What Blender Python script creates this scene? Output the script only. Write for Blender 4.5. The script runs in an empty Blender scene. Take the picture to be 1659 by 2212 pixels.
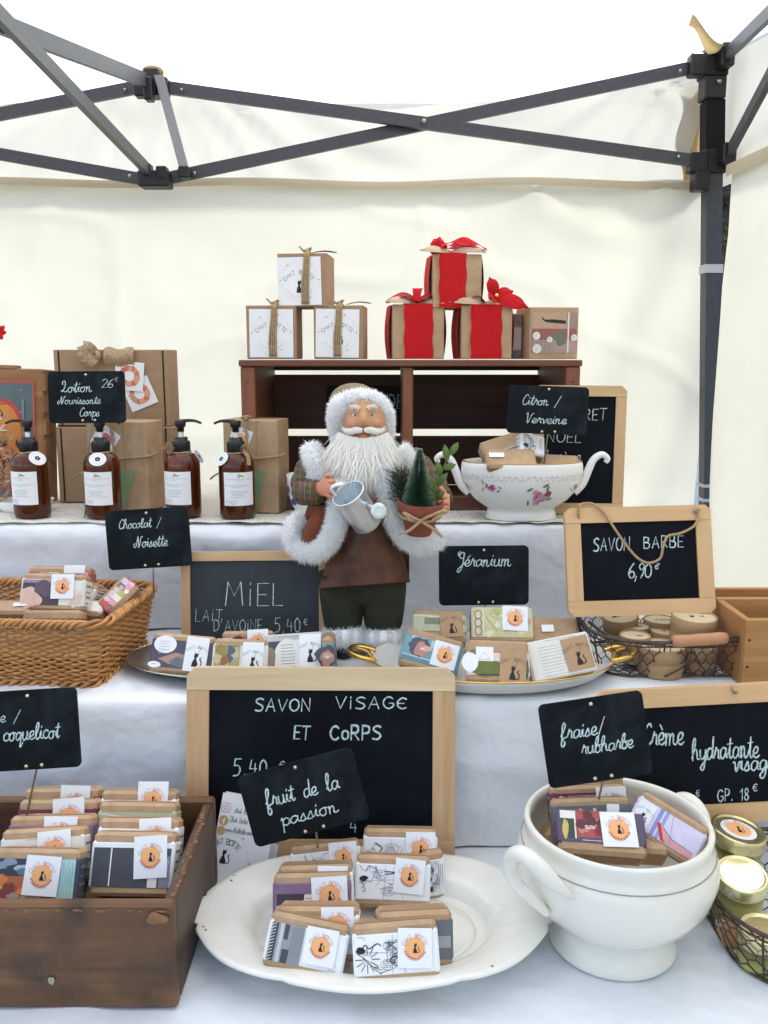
import bpy, math, random
from mathutils import Vector, Matrix, Euler, noise
sc = bpy.context.scene
R = math.radians
# ---------------------------------------------------------------- camera
FPX, CXP, CYP, ZE, PITCH = 1900.0, 829.5, 1106.0, 1.36, R(9.88)
cam = bpy.data.cameras.new('camera'); cam_o = bpy.data.objects.new('camera', cam); sc.collection.objects.link(cam_o)
cam.sensor_fit = 'AUTO'; cam.sensor_width = 36; cam.lens = FPX/2212*36; cam.clip_start = .02; cam.clip_end = 3000
cam_o.location = (0, 0, ZE); cam_o.rotation_euler = (math.pi/2-PITCH, 0, 0); sc.camera = cam_o
# ---------------------------------------------------------------- light
SUN_EL, SUN_AZ = R(52), R(205)
w = bpy.data.worlds.new('World'); sc.world = w; w.use_nodes = True
nt = w.node_tree; sky = nt.nodes.new('ShaderNodeTexSky'); sky.sky_type = 'NISHITA'; sky.sun_disc = False
sky.sun_elevation = SUN_EL; sky.sun_rotation = R(38); sky.air_density = 1.0; sky.dust_density = 1.6; sky.ozone_density = 1.0
bg = nt.nodes['Background']; bg.inputs['Strength'].default_value = 0.15; nt.links.new(sky.outputs[0], bg.inputs[0])
sl = bpy.data.lights.new('sun', 'SUN'); sl.energy = 2.6; sl.angle = R(12); sl.color = (1, .95, .87)
so = bpy.data.objects.new('sun', sl); sc.collection.objects.link(so)
so.rotation_euler = Vector((.55, .70, 1.25)).to_track_quat('Z', 'Y').to_euler()
sc.view_settings.view_transform = 'Standard'; sc.view_settings.look = 'None'; sc.view_settings.gamma = 1
sc.view_settings.exposure = 1.3
sc.cycles.max_bounces = 10; sc.cycles.diffuse_bounces = 6; sc.cycles.transmission_bounces = 8; sc.cycles.sample_clamp_indirect = 6
sc.cycles.use_denoising = True
# ---------------------------------------------------------------- pixel helpers (points found on real planes)
def ray(px, py):
    r, u = (px-CXP)/FPX, (CYP-py)/FPX
    return Vector((r, math.cos(PITCH)+u*math.sin(PITCH), -math.sin(PITCH)+u*math.cos(PITCH)))
def at(px, py, Y):
    d = ray(px, py); t = Y/d.y; return Vector((0, 0, ZE))+d*t
def atz(px, py, z):
    d = ray(px, py); t = (z-ZE)/d.z; return Vector((0, 0, ZE))+d*t
def depth(p):
    return p.y*math.cos(PITCH)-(p.z-ZE)*math.sin(PITCH)
def frame(px, py, Y, wpx, hpx, tilt=0, yaw=0, roll=0):
    c = at(px, py, Y); d = depth(c); e = math.atan2(ZE-c.z, Y)
    W = wpx*d/FPX/max(.3, math.cos(R(yaw))); H = hpx*d*math.cos(e-PITCH)/FPX/max(.3, math.cos(e-R(tilt)))
    rot = Matrix.Rotation(R(yaw), 4, 'Z') @ Matrix.Rotation(-R(tilt), 4, 'X') @ Matrix.Rotation(R(roll), 4, 'Y')
    return Matrix.Translation(c) @ rot @ Matrix.Translation((0, 0, -H/2)), W, H
# ---------------------------------------------------------------- materials
MATS = {}
def mat(name, col, rough=.6, var=0, vs=60, bump=0, bs=200, spec=.5, metal=0, trans=0, ior=1.45, sub=0, col2=None, stretch=(1, 1, 1), emit=0, sheen=0, detail=4, rp=(.3, .7)):
    if name in MATS: return MATS[name]
    m = bpy.data.materials.new(name); m.use_nodes = True; n = m.node_tree.nodes; l = m.node_tree.links
    b = n['Principled BSDF']; b.inputs['Roughness'].default_value = rough
    b.inputs['Base Color'].default_value = (*col, 1); b.inputs['Specular IOR Level'].default_value = spec
    b.inputs['Metallic'].default_value = metal; b.inputs['Transmission Weight'].default_value = trans; b.inputs['IOR'].default_value = ior
    if sub: b.inputs['Subsurface Weight'].default_value = sub; b.inputs['Subsurface Scale'].default_value = .005
    if sheen: b.inputs['Sheen Weight'].default_value = sheen
    if var or bump or col2:
        tc = n.new('ShaderNodeTexCoord'); mp = n.new('ShaderNodeMapping'); mp.inputs['Scale'].default_value = stretch
        l.new(tc.outputs['Object'], mp.inputs[0])
    if var or col2:
        t = n.new('ShaderNodeTexNoise'); t.inputs['Scale'].default_value = vs; t.inputs['Detail'].default_value = detail; t.inputs['Roughness'].default_value = .65
        l.new(mp.outputs[0], t.inputs['Vector'])
        r = n.new('ShaderNodeValToRGB'); l.new(t.outputs['Fac'], r.inputs[0])
        r.color_ramp.elements[0].position = rp[0]; r.color_ramp.elements[1].position = rp[1]
        c2 = col2 or tuple(min(1, c*(1+var)) for c in col); c1 = col if col2 else tuple(c*(1-var) for c in col)
        r.color_ramp.elements[0].color = (*c1, 1); r.color_ramp.elements[1].color = (*c2, 1)
        l.new(r.outputs[0], b.inputs['Base Color'])
    if bump:
        t2 = n.new('ShaderNodeTexNoise'); t2.inputs['Scale'].default_value = bs; t2.inputs['Detail'].default_value = 3
        l.new(mp.outputs[0], t2.inputs['Vector'])
        bp = n.new('ShaderNodeBump'); bp.inputs['Strength'].default_value = bump; bp.inputs['Distance'].default_value = .003
        l.new(t2.outputs['Fac'], bp.inputs['Height']); l.new(bp.outputs[0], b.inputs['Normal'])
    MATS[name] = m; return m
def fabric(name, col, tcol, tmix=.5, bump=.4, bs=12, det=2.0):
    if name in MATS: return MATS[name]
    m = bpy.data.materials.new(name); m.use_nodes = True; n = m.node_tree.nodes; l = m.node_tree.links; n.clear()
    o = n.new('ShaderNodeOutputMaterial'); d = n.new('ShaderNodeBsdfDiffuse'); t = n.new('ShaderNodeBsdfTranslucent'); mx = n.new('ShaderNodeMixShader')
    tc = n.new('ShaderNodeTexCoord'); nz = n.new('ShaderNodeTexNoise'); nz.inputs['Scale'].default_value = bs; nz.inputs['Detail'].default_value = det; nz.inputs['Distortion'].default_value = .15
    l.new(tc.outputs['Object'], nz.inputs['Vector'])
    bp = n.new('ShaderNodeBump'); bp.inputs['Strength'].default_value = bump; bp.inputs['Distance'].default_value = .012; l.new(nz.outputs['Fac'], bp.inputs['Height'])
    st = n.new('ShaderNodeTexNoise'); st.inputs['Scale'].default_value = 5; st.inputs['Detail'].default_value = 8; l.new(tc.outputs['Object'], st.inputs['Vector'])
    r = n.new('ShaderNodeValToRGB'); l.new(st.outputs['Fac'], r.inputs[0]); r.color_ramp.elements[0].position = .25; r.color_ramp.elements[1].position = .6
    r.color_ramp.elements[0].color = (*[c*.9 for c in tcol], 1); r.color_ramp.elements[1].color = (*tcol, 1)
    d.inputs['Color'].default_value = (*col, 1); l.new(r.outputs[0], t.inputs['Color'])
    l.new(bp.outputs[0], d.inputs['Normal']); l.new(bp.outputs[0], t.inputs['Normal'])
    mx.inputs[0].default_value = tmix; l.new(d.outputs[0], mx.inputs[1]); l.new(t.outputs[0], mx.inputs[2]); l.new(mx.outputs[0], o.inputs[0])
    MATS[name] = m; return m
def wood(name, c1, c2, rough=.6, axis='x', scale=1.0, knots=0, c3=None):
    if name in MATS: return MATS[name]
    m = bpy.data.materials.new(name); m.use_nodes = True; n = m.node_tree.nodes; l = m.node_tree.links; b = n['Principled BSDF']
    tc = n.new('ShaderNodeTexCoord'); mp = n.new('ShaderNodeMapping')
    s = {'x': (3, 40, 40), 'y': (40, 3, 40), 'z': (40, 40, 3)}[axis]; mp.inputs['Scale'].default_value = tuple(a*scale for a in s)
    l.new(tc.outputs['Object'], mp.inputs[0])
    t = n.new('ShaderNodeTexNoise'); t.inputs['Scale'].default_value = 1.6; t.inputs['Detail'].default_value = 6; t.inputs['Distortion'].default_value = 1.2; l.new(mp.outputs[0], t.inputs['Vector'])
    r = n.new('ShaderNodeValToRGB'); l.new(t.outputs['Fac'], r.inputs[0]); r.color_ramp.elements[0].position = .3; r.color_ramp.elements[1].position = .68
    r.color_ramp.elements[0].color = (*c1, 1); r.color_ramp.elements[1].color = (*c2, 1); last = r.outputs[0]
    if c3:
        t3 = n.new('ShaderNodeTexNoise'); t3.inputs['Scale'].default_value = 14; t3.inputs['Detail'].default_value = 6; l.new(tc.outputs['Object'], t3.inputs['Vector'])
        r3 = n.new('ShaderNodeValToRGB'); l.new(t3.outputs['Fac'], r3.inputs[0]); r3.color_ramp.elements[0].position = .52; r3.color_ramp.elements[1].position = .72
        mx = n.new('ShaderNodeMixRGB'); l.new(r3.outputs[0], mx.inputs[0]); l.new(last, mx.inputs[1]); mx.inputs[2].default_value = (*c3, 1); last = mx.outputs[0]
    l.new(last, b.inputs['Base Color']); b.inputs['Roughness'].default_value = rough
    bp = n.new('ShaderNodeBump'); bp.inputs['Strength'].default_value = .25; bp.inputs['Distance'].default_value = .002; l.new(t.outputs['Fac'], bp.inputs['Height']); l.new(bp.outputs[0], b.inputs['Normal'])
    MATS[name] = m; return m
# ---------------------------------------------------------------- mesh collector
def catmull(p, k=6, closed=False):
    p = [Vector(q) for q in p]; n = len(p); out = []
    if n < 3: return p
    for i in range(n if closed else n-1):
        a, b, c, d = (p[(i-1) % n], p[i], p[(i+1) % n], p[(i+2) % n]) if closed else (p[max(0, i-1)], p[i], p[i+1], p[min(n-1, i+2)])
        for j in range(k):
            t = j/k; out.append(.5*((2*b)+(c-a)*t+(2*a-5*b+4*c-d)*t*t+(3*b-a-3*c+d)*t*t*t))
    if not closed: out.append(p[-1])
    return out
class M:
    def __init__(s): s.v = []; s.f = []; s.mi = []; s.sm = []; s.mats = []; s.T = None; s.layer = 0
    def m(s, mt):
        if mt not in s.mats: s.mats.append(mt)
        return s.mats.index(mt)
    def add(s, vs, fs, mt, smooth=False):
        o = len(s.v); k = s.m(mt)
        s.v += [tuple(s.T @ Vector(a)) if s.T else tuple(a) for a in vs]
        for f in fs: s.f.append([i+o for i in f]); s.mi.append(k); s.sm.append(smooth)
        return s
    def box(s, c, d, mt, b=0):
        x, y, z = c; X, Y, Z = d[0]/2, d[1]/2, d[2]/2
        if not b:
            vs = [(x+i*X, y+j*Y, z+k*Z) for i in (-1, 1) for j in (-1, 1) for k in (-1, 1)]
            return s.add(vs, [(0, 1, 3, 2), (4, 6, 7, 5), (0, 4, 5, 1), (2, 3, 7, 6), (0, 2, 6, 4), (1, 5, 7, 3)], mt)
        b = min(b, X*.9, Y*.9, Z*.9); vs = []; ix = {}
        for i in (-1, 1):
            for j in (-1, 1):
                for k in (-1, 1):
                    for a in range(3):
                        ix[i, j, k, a] = len(vs)
                        q = [X, Y, Z]; q = [q[t] if t == a else q[t]-b for t in range(3)]
                        vs.append((x+i*q[0], y+j*q[1], z+k*q[2]))
        fs = []
        for sg in (-1, 1):
            fs.append([ix[sg, j, k, 0] for j, k in ((-1, -1), (1, -1), (1, 1), (-1, 1))][::sg])
            fs.append([ix[i, sg, k, 1] for i, k in ((-1, -1), (-1, 1), (1, 1), (1, -1))][::sg])
            fs.append([ix[i, j, sg, 2] for i, j in ((-1, -1), (1, -1), (1, 1), (-1, 1))][::sg])
        for p in (-1, 1):
            for q in (-1, 1):
                fs.append([ix[p, q, -1, 0], ix[p, q, 1, 0], ix[p, q, 1, 1], ix[p, q, -1, 1]])
                fs.append([ix[p, -1, q, 0], ix[p, 1, q, 0], ix[p, 1, q, 2], ix[p, -1, q, 2]])
                fs.append([ix[-1, p, q, 1], ix[1, p, q, 1], ix[1, p, q, 2], ix[-1, p, q, 2]])
        for i in (-1, 1):
            for j in (-1, 1):
                for k in (-1, 1): fs.append([ix[i, j, k, a] for a in range(3)])
        return s.add(vs, fs, mt)
    def poly(s, pts, y, mt): return s.add([(p[0], y, p[1]) for p in pts], [tuple(range(len(pts)))], mt)
    def rect(s, x0, z0, x1, z1, y, mt): return s.poly([(x0, z0), (x1, z0), (x1, z1), (x0, z1)], y, mt)
    def disc(s, cx, cz, rx, rz, y, mt, n=20): return s.poly([(cx+rx*math.cos(2*math.pi*i/n), cz+rz*math.sin(2*math.pi*i/n)) for i in range(n)], y, mt)
    def stroke(s, pts, w, y, mt, dy=None):
        n = len(pts)
        if n < 2: return s
        L = []; Rr = []
        pts = [Vector((p[0], p[1])) for p in pts]
        a = (pts[0]-pts[1]); b = (pts[-1]-pts[-2])
        if a.length: pts[0] = pts[0]+a.normalized()*w*.4
        if b.length: pts[-1] = pts[-1]+b.normalized()*w*.4
        vs = []
        s.layer += 1
        for i, p in enumerate(pts):
            t = pts[min(n-1, i+1)]-pts[max(0, i-1)]
            t = t.normalized() if t.length else Vector((1, 0)); nn = Vector((-t.y, t.x))*w/2*(1 if 0 < i < n-1 else .7)*(1+.38*noise.noise(Vector((p.x*260, p.y*260, s.layer))))
            yy = y-.00003*(s.layer % 6)-.00010*i/n
            vs += [(p.x+nn.x, yy, p.y+nn.y), (p.x-nn.x, yy, p.y-nn.y)]
        return s.add(vs, [(2*i, 2*i+1, 2*i+3, 2*i+2) for i in range(n-1)], mt)
    def tube(s, pts, r, mt, n=8, closed=False, caps=True, flat=1.0):
        pts = [Vector(p) for p in pts]; k = len(pts); vs = []; fs = []
        up = Vector((0, 0, 1)); prev = None
        for i, p in enumerate(pts):
            t = (pts[(i+1) % k]-pts[i-1]) if closed else pts[min(k-1, i+1)]-pts[max(0, i-1)]
            t = t.normalized() if t.length > 1e-9 else Vector((0, 0, 1))
            if prev is None:
                a = t.cross(up); a = a if a.length > .1 else t.cross(Vector((1, 0, 0)))
            else:
                a = prev-t*prev.dot(t); a = a if a.length > 1e-6 else t.cross(up)
            a.normalize(); prev = a; c = t.cross(a); rr = r[i] if hasattr(r, '__len__') else r
            for j in range(n):
                q = 2*math.pi*(j+.5)/n; vs.append(p+a*math.cos(q)*rr+c*math.sin(q)*rr*flat)
        for i in range(k if closed else k-1):
            for j in range(n):
                a0 = i*n+j; a1 = i*n+(j+1) % n; b0 = ((i+1) % k)*n+j; b1 = ((i+1) % k)*n+(j+1) % n
                fs.append((a0, a1, b1, b0))
        if caps and not closed: fs += [tuple(range(n))[::-1], tuple(range((k-1)*n, k*n))]
        return s.add(vs, fs, mt, n > 4)
    def lathe(s, prof, mt, n=48, sx=1, sy=1, c=(0, 0, 0), wob=None, cap=False):
        vs = []; fs = []; k = len(prof)
        for i, (r, z) in enumerate(prof):
            for j in range(n):
                q = 2*math.pi*j/n; rr = r*(wob(q, i) if wob else 1)
                vs.append((c[0]+rr*math.cos(q)*sx, c[1]+rr*math.sin(q)*sy, c[2]+z))
        for i in range(k-1):
            for j in range(n): fs.append((i*n+j, i*n+(j+1) % n, (i+1)*n+(j+1) % n, (i+1)*n+j))
        if cap: fs += [tuple(range(n))[::-1], tuple(range((k-1)*n, k*n))]
        return s.add(vs, fs, mt, True)
    def ball(s, c, r, mt, nu=16, nv=10, fn=None):
        r = r if hasattr(r, '__len__') else (r, r, r); vs = []; fs = []
        for i in range(nv+1):
            a = math.pi*i/nv
            for j in range(nu):
                q = 2*math.pi*j/nu; d = Vector((math.sin(a)*math.cos(q), math.sin(a)*math.sin(q), math.cos(a)))
                k = fn(d) if fn else 1
                vs.append((c[0]+d.x*r[0]*k, c[1]+d.y*r[1]*k, c[2]+d.z*r[2]*k))
        for i in range(nv):
            for j in range(nu): fs.append((i*nu+j, (i+1)*nu+j, (i+1)*nu+(j+1) % nu, i*nu+(j+1) % nu))
        return s.add(vs, fs, mt, True)
    def grid(s, nx, ny, fn, mt, smooth=True):
        vs = [fn(i/nx, j/ny) for j in range(ny+1) for i in range(nx+1)]
        return s.add(vs, [(j*(nx+1)+i, j*(nx+1)+i+1, (j+1)*(nx+1)+i+1, (j+1)*(nx+1)+i) for j in range(ny) for i in range(nx)], mt, smooth)
    def warp(s, fn): s.v = [tuple(fn(*a)) for a in s.v]; return s
    def build(s, name, parent=None, loc=None):
        me = bpy.data.meshes.new(name); me.from_pydata(s.v, [], s.f)
        for mt in s.mats: me.materials.append(mt)
        me.polygons.foreach_set('material_index', s.mi); me.polygons.foreach_set('use_smooth', s.sm); me.update()
        o = bpy.data.objects.new(name, me); sc.collection.objects.link(o)
        if parent: o.parent = parent
        if loc: o.location = loc
        return o
def tag(o, label, cat, group=None, kind=None):
    if label: o['label'] = label
    if cat: o['category'] = cat
    if group: o['group'] = group
    if kind: o['kind'] = kind
    return o
def thing(name, label, cat, mx=None, group=None):
    o = bpy.data.objects.new(name, None); sc.collection.objects.link(o); o.empty_display_size = .02
    if mx is not None: o.matrix_world = mx if isinstance(mx, Matrix) else Matrix.Translation(mx)
    return tag(o, label, cat, group)
def nz(x, y, z=0, s=1): return noise.noise(Vector((x*s, y*s, z*s)))
# ---------------------------------------------------------------- common materials
KRAFT = mat('kraft_paper', (.43, .285, .165), .75, var=.16, vs=40, bump=.35, bs=110)
KRAFT2 = mat('kraft_board', (.35, .22, .125), .75, var=.10, vs=25, bump=.1, bs=300, stretch=(1, 1, 4))
WHITE = mat('white_paper', (.80, .80, .80), .7)
OFFW = mat('offwhite_paper', (.72, .70, .64), .75, var=.05, vs=60)
INK = mat('black_ink', (.018, .017, .022), .7)
GREYINK = mat('grey_ink', (.20, .20, .22), .7)
ORANGE = mat('orange_print', (.85, .42, .18), .7)
REDINK = mat('rust_print', (.55, .12, .06), .7)
SLATE = mat('chalkboard_black', (.0040, .0055, .0085), .6, var=.6, vs=9, spec=.12, bump=.05, bs=500)
SLATE2 = mat('chalk_smeared_slate', (.008, .011, .016), .45, col2=(.030, .042, .055), vs=22, detail=6, spec=.35)
CHALK = mat('chalk', (.46, .56, .56), .9, var=.55, vs=420)
CHALKD = mat('faint_chalk', (.30, .36, .40), .9, var=.3, vs=150)
PINEX = wood('pine_frame_across', (.50, .30, .14), (.63, .43, .23), .55, 'x', .8)
PINEZ = wood('pine_frame_upright', (.46, .27, .13), (.60, .39, .21), .55, 'z', .8)
PALEX = wood('pale_pine_across', (.56, .40, .22), (.70, .55, .34), .5, 'x', .7)
BEECHX = wood('beech_frame_across', (.56, .33, .15), (.66, .43, .22), .5, 'x', .6)
BEECHZ = wood('beech_frame_upright', (.54, .32, .15), (.64, .42, .21), .5, 'z', .6)
STEEL = mat('steel_wire', (.35, .34, .32), .35, metal=1)
BRASS = mat('brass_rivet', (.70, .62, .42), .35, metal=1)
TWINE = mat('jute_twine', (.42, .29, .16), .9, var=.3, vs=300, bump=.5, bs=900)
GOLD = mat('worn_gold', (.72, .46, .12), .3, metal=1, var=.15, vs=80)
# ================================================================ SETTING
M().grid(1, 1, lambda u, v: (-400+800*u, -400+800*v, 0), mat('paving', (.23, .21, .19), .9, var=.25, vs=1.5, bump=.3, bs=30)).build('ground')
tag(bpy.data.objects['ground'], None, None, kind='structure')
YW = 2.25
WALLF = fabric('cream_tent_canvas', (.80, .79, .68), (.56, .555, .465), .5, .35, 9)
VALF = fabric('white_valance_canvas', (.80, .80, .77), (.57, .565, .485), .5, .5, 7)
ROOFF = fabric('white_roof_canvas', (.85, .85, .83), (.97, .96, .94), .62, .2, 6)
HEMF = fabric('tan_hem_tape', (.64, .56, .43), (.58, .50, .37), .45, .2, 30)
TANF = fabric('tan_corner_patch', (.48, .36, .18), (.42, .32, .16), .4, .3, 20)
POSTM = mat('grey_painted_steel', (.045, .048, .055), .45, var=.25, vs=120, bump=.1, bs=600, metal=.1)
BARM = mat('hammered_grey_steel', (.050, .053, .060), .42, var=.3, vs=250, bump=.25, bs=900, metal=.1)
BARL = mat('sheened_grey_steel', (.085, .093, .095), .4, var=.2, vs=250, bump=.2, bs=900, metal=.1)
PLAST = mat('black_nylon', (.008, .008, .010), .45)
tent = thing('market_tent', 'white and cream pop up market tent with dark steel scissor frame', 'tent', (-.7, .75, 0))
TI = tent.matrix_world.inverted()
def tb(m, name, parent=tent):
    m2 = Matrix.Translation((.7, -.75, 0)); m.v = [tuple(m2 @ Vector(a)) for a in m.v]; return m.build(name, parent)
cornT = at(1540, 150, 2.19); cornB = at(1531, 1085, 2.19); pdir = (cornB-cornT)/(cornB.z-cornT.z)
def onpost(z): return cornT+pdir*(z-cornT.z)
# walls: back wall with soft folds
zh = at(800, 392, YW).z
def backwall(u, v):
    redge = [(1.0, 1492), (.93, 1506), (.75, 1516), (.5, 1526), (0, 1530)]
    z = .02+(zh-.02)*v
    xe = .792+.050*(1-v)+.006*math.sin(v*9)
    x = -2.35+(xe+2.35)*u
    y = YW+.02*nz(x*1.3, z*1.1, 3)+.010*nz(x*3.1+z*2.4, z*2-x*1.7, 8)
    f = max(0, (x-.2)/.55)
    y += f*.020*math.sin((x*.9-z*.62)*15+2.0*nz(x*2, z*2, 5))+f*.012*math.sin((x*1.2-z*.35)*26)
    y += .007*max(0, .10-abs(nz(x*1.6+z*1.9, z*1.3-x*.9, 31)))/.10+.005*max(0, .08-abs(nz(x*2.6-z*2.1, z*1.7+x, 37)))/.08
    return (x, y, z)
m = M(); m.grid(180, 130, backwall, WALLF); bw = tb(m, 'back_wall')
SEAM = fabric('cream_seam_tape', (.78, .77, .66), (.50, .495, .41), .48, .3, 60); SMUD = mat('grey_smudge', (.42, .42, .36), .9, var=.3, vs=60)
for xp in ():
    xs = at(xp, 700, YW).x; us = (xs+2.35)/(.80+2.35); m = M(); m.grid(2, 60, lambda u, v: Vector(backwall(us+.0012*(u-.5), v*.995))+Vector((0, -.003, 0)), SEAM); tb(m, 'seam', bw)
m = M(); m.grid(80, 4, lambda u, v: (-2.35+3.09*u, YW-.022+.006*nz(u*9, 2)-.01*v*(1-v), zh-.004+.018*(v-.5)+.008*nz(u*5, 7)+.004*math.sin(u*31)-.008*u*u), HEMF); tb(m, 'hem_tape', bw)
# valance and eave
zpk = at(330, 165, YW-.05).z; xpk = at(330, 165, YW-.05).x; zco = at(1500, 118, YW-.05).z; xco = at(1540, 118, YW-.05).x
def eave(x):
    if x > xpk: t = (x-xpk)/(xco-xpk); return zpk+(zco-zpk)*t-.17*max(0, t*(1-t))**.8*1.2
    t = (xpk-x)/(xco-xpk); return zpk-.07*t-.17*max(0, t*(1-t))**.8*.6 if t < 1 else zpk-.05
def val(u, v):
    x = -2.3+(xco+2.3)*u; zt = eave(x); z = zh-.02+(zt-zh+.02)*v
    fan = 0
    for xs in (xpk, xco):
        q = math.atan2(z-(zh+.34), x-xs); dd = math.hypot(z-(zh+.34), x-xs); fan += .012*math.sin(q*26)*math.exp(-dd*1.1)
    return (x, YW+.028+(fan+.012*nz(x*1.6-z*2, z*6+x*.6, 4))*min(1, v*2.5)-.024*v, z)
m = M(); m.grid(110, 24, val, VALF); tb(m, 'valance')
# roof
pk = Vector((-.72, .72, 2.85))
def roofback(u, v):
    x = -2.3+(xco+.03+2.3)*u; a = Vector((x, YW+.005, eave(x))); p = a.lerp(pk, v); p.z -= .12*v*(1-v); p.z += .01*nz(p.x*3, p.y*3); return p
m = M(); m.grid(60, 24, roofback, ROOFF)
def roofright(u, v):
    a = onpost(zco).lerp(Vector((.92, -.75, zco)), u); a.x += .05; a.z = zco-.12*4*u*(1-u)*.6; p = a.lerp(pk, v); p.z -= .12*v*(1-v); return p
m.grid(24, 20, roofright, ROOFF)
m.grid(16, 12, lambda u, v: Vector((.9-3.2*u, -.75, zco-.1*4*u*(1-u))).lerp(pk, v), ROOFF)
m.grid(16, 12, lambda u, v: Vector((-2.3, -.75+3*u, zco-.1*4*u*(1-u))).lerp(pk, v), ROOFF)
tb(m, 'roof_canopy')
# side wall
edge = [(1582, 330), (1577, 400), (1572, 500), (1558, 620), (1549, 760), (1541, 900), (1536, 1060), (1536, 1300), (1530, 1700), (1525, 2200)]
ep = [at(a, b, 2.13) for a, b in edge]
def sideedge(z):
    for a, b in zip(ep, ep[1:]):
        if b.z <= z <= a.z: return a.lerp(b, (a.z-z)/(a.z-b.z))
    return (ep[0] if z > ep[0].z else ep[-1]).copy()
def sidewall(u, v):
    z = .02+(zh+.01-.02)*v; a = sideedge(z); b = Vector((1.02, -.7, z)); t = u**1.6
    p = a.lerp(b, t); p.z = z; p.x += .012*nz(p.y*3, z*2, 9)+.02*math.sin(u*8+z)*u*(1-u)*2; p.x += .03*(1-t)*math.exp(-((u)/.05)**2)*0; return p
m = M(); m.grid(60, 60, sidewall, WALLF); sw = tb(m, 'side_wall')
m = M(); m.grid(30, 3, lambda u, v: (sideedge(zh).lerp(Vector((1.02, -.7, zh)), u**1.6)+Vector((-.012, 0, .026*(v-.5)))), HEMF); tb(m, 'hem_tape', sw)
def sval(u, v):
    a = onpost(zh).copy(); a.x += .030; a.y += .06; b = Vector((1.05, -.7, zh)); p = a.lerp(b, u); zt = zco+.02-.12*4*u*(1-u)*.5; p.z = zh-.02+(zt-zh+.02)*v; p.x += .01*nz(p.y*4, p.z*5); return p
m = M(); m.grid(30, 10, sval, VALF); tb(m, 'valance')
# tan reinforcing patches at the corner
m = M()
def patch(u, v):
    z = zco-.05-(zco-.05-(zh-.02))*v; p = onpost(z); return (p.x-.052+.10*u+.010*math.sin(v*9)*(1-u), 2.265+.008*math.sin(u*7), z)
m.grid(8, 14, patch, TANF)
q0, q1, q2 = at(1488, 40, 2.0), at(1525, 100, 2.16), at(1550, 96, 2.16)
m.grid(6, 10, lambda u, v: at(1487+v*46+u*(10+46*v), 56+v*50+8*math.sin(v*3.14)*(1-u)-14*u*(1-v), 2.02+.14*v)+Vector((0, 0, .012*math.sin(v*5+u*2))), TANF)
tb(m, 'corner_patch')
# post, bars, joints
def bar(m, p, q, wd, ht, mt, ref=Vector((0, 0, 1))):
    t = (q-p).normalized(); s = t.cross(ref).normalized(); u = s.cross(t); vs = []
    for e in (p, q):
        for a, b in ((-1, -1), (1, -1), (1, 1), (-1, 1)):
            vs.append(e+s*a*wd/2+u*b*ht/2)
    m.add(vs, [(0, 1, 5, 4), (1, 2, 6, 5), (2, 3, 7, 6), (3, 0, 4, 7), (3, 2, 1, 0), (4, 5, 6, 7)], mt)
def part_bar(name, p, q, wd=.013, ht=.027, mt=None, ref=Vector((0, 0, 1))):
    m = M(); bar(m, p, q, wd, ht, mt or BARM, ref); return tb(m, name)
m = M(); z0 = 0; bar(m, onpost(0), onpost(zco-.02), .038, .038, POSTM, Vector((0, 1, 0)))
post = tb(m, 'post')
m = M()
for yy, hh in ((580, .020), (1050, .008), (1081, .008)):
    m = M(); p = onpost(at(1535, yy, 2.17).z); m.box(p, (.043, .043, hh), mat('grey_tape', (.45, .45, .46), .4)); tb(m, 'tape_wrap', post)
m = M(); a, b = onpost(at(1540, 215, 2.17).z), onpost(at(1540, 335, 2.17).z); bar(m, b, a, .044, .044, mat('velcro', (.004, .004, .006), .95, bump=.4, bs=1500), Vector((0, 1, 0))); tb(m, 'velcro_strap', post)
def bracket(p, parts):
    m = M()
    for c, d in parts: m.box(Vector(p)+Vector(c), d, PLAST, .003)
    return tb(m, 'joint_bracket')
jt = onpost(at(1540, 140, 2.19).z); js = onpost(at(1535, 352, 2.19).z)
b1 = bracket(jt, [((0, 0, .0), (.056, .056, .062)), ((-.040, -.012, -.006), (.040, .034, .048)), ((.012, -.045, .004), (.03, .04, .05)), ((0, -.004, -.055), (.050, .050, .05))])
b2 = bracket(js, [((0, 0, 0), (.058, .058, .052)), ((-.040, -.014, -.004), (.042, .036, .044)), ((.018, -.045, .01), (.03, .04, .045)), ((-.030, -.012, -.044), (.036, .04, .045))])
m = M(); m.ball(jt+Vector((.005, -.032, -.045)), .006, STEEL, 10, 6); tb(m, 'bolt', b1)
YB = 2.17
mu = at(332, 182, YB); ml = at(336, 389, YB)
bracket(mu, [((0, 0, 0), (.034, .05, .058)), ((.022, -.01, -.01), (.03, .03, .04)), ((-.026, -.01, -.014), (.03, .03, .036)), ((-.004, -.03, -.02), (.02, .03, .05))])
bracket(ml, [((0, 0, 0), (.072, .05, .036)), ((-.014, -.012, .018), (.02, .03, .03)), ((.02, -.012, .012), (.025, .03, .03))])
part_bar('truss_bar', at(350, 188, YB), js+Vector((-.045, -.02, 0)))
part_bar('truss_bar', at(360, 386, YB+.018), jt+Vector((-.045, -.0, -.006)))
for bx_, by_ in ((916, 262), (1470, 153), (1466, 339), (392, 194), (420, 374), (270, 194), (280, 380)):
    m = M(); m.ball(at(bx_, by_, YB-(.012 if bx_ != 420 else .0)), .006 if bx_ == 916 else .004, STEEL, 10, 6); tb(m, 'bolt')
far_u = at(-560, 357, YB); far_l = at(-560, 234, YB)
part_bar('truss_bar', at(310, 186, YB), far_u); part_bar('truss_bar', at(310, 388, YB+.018), far_l)
xm = at(-2, 52, 1.5)
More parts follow.
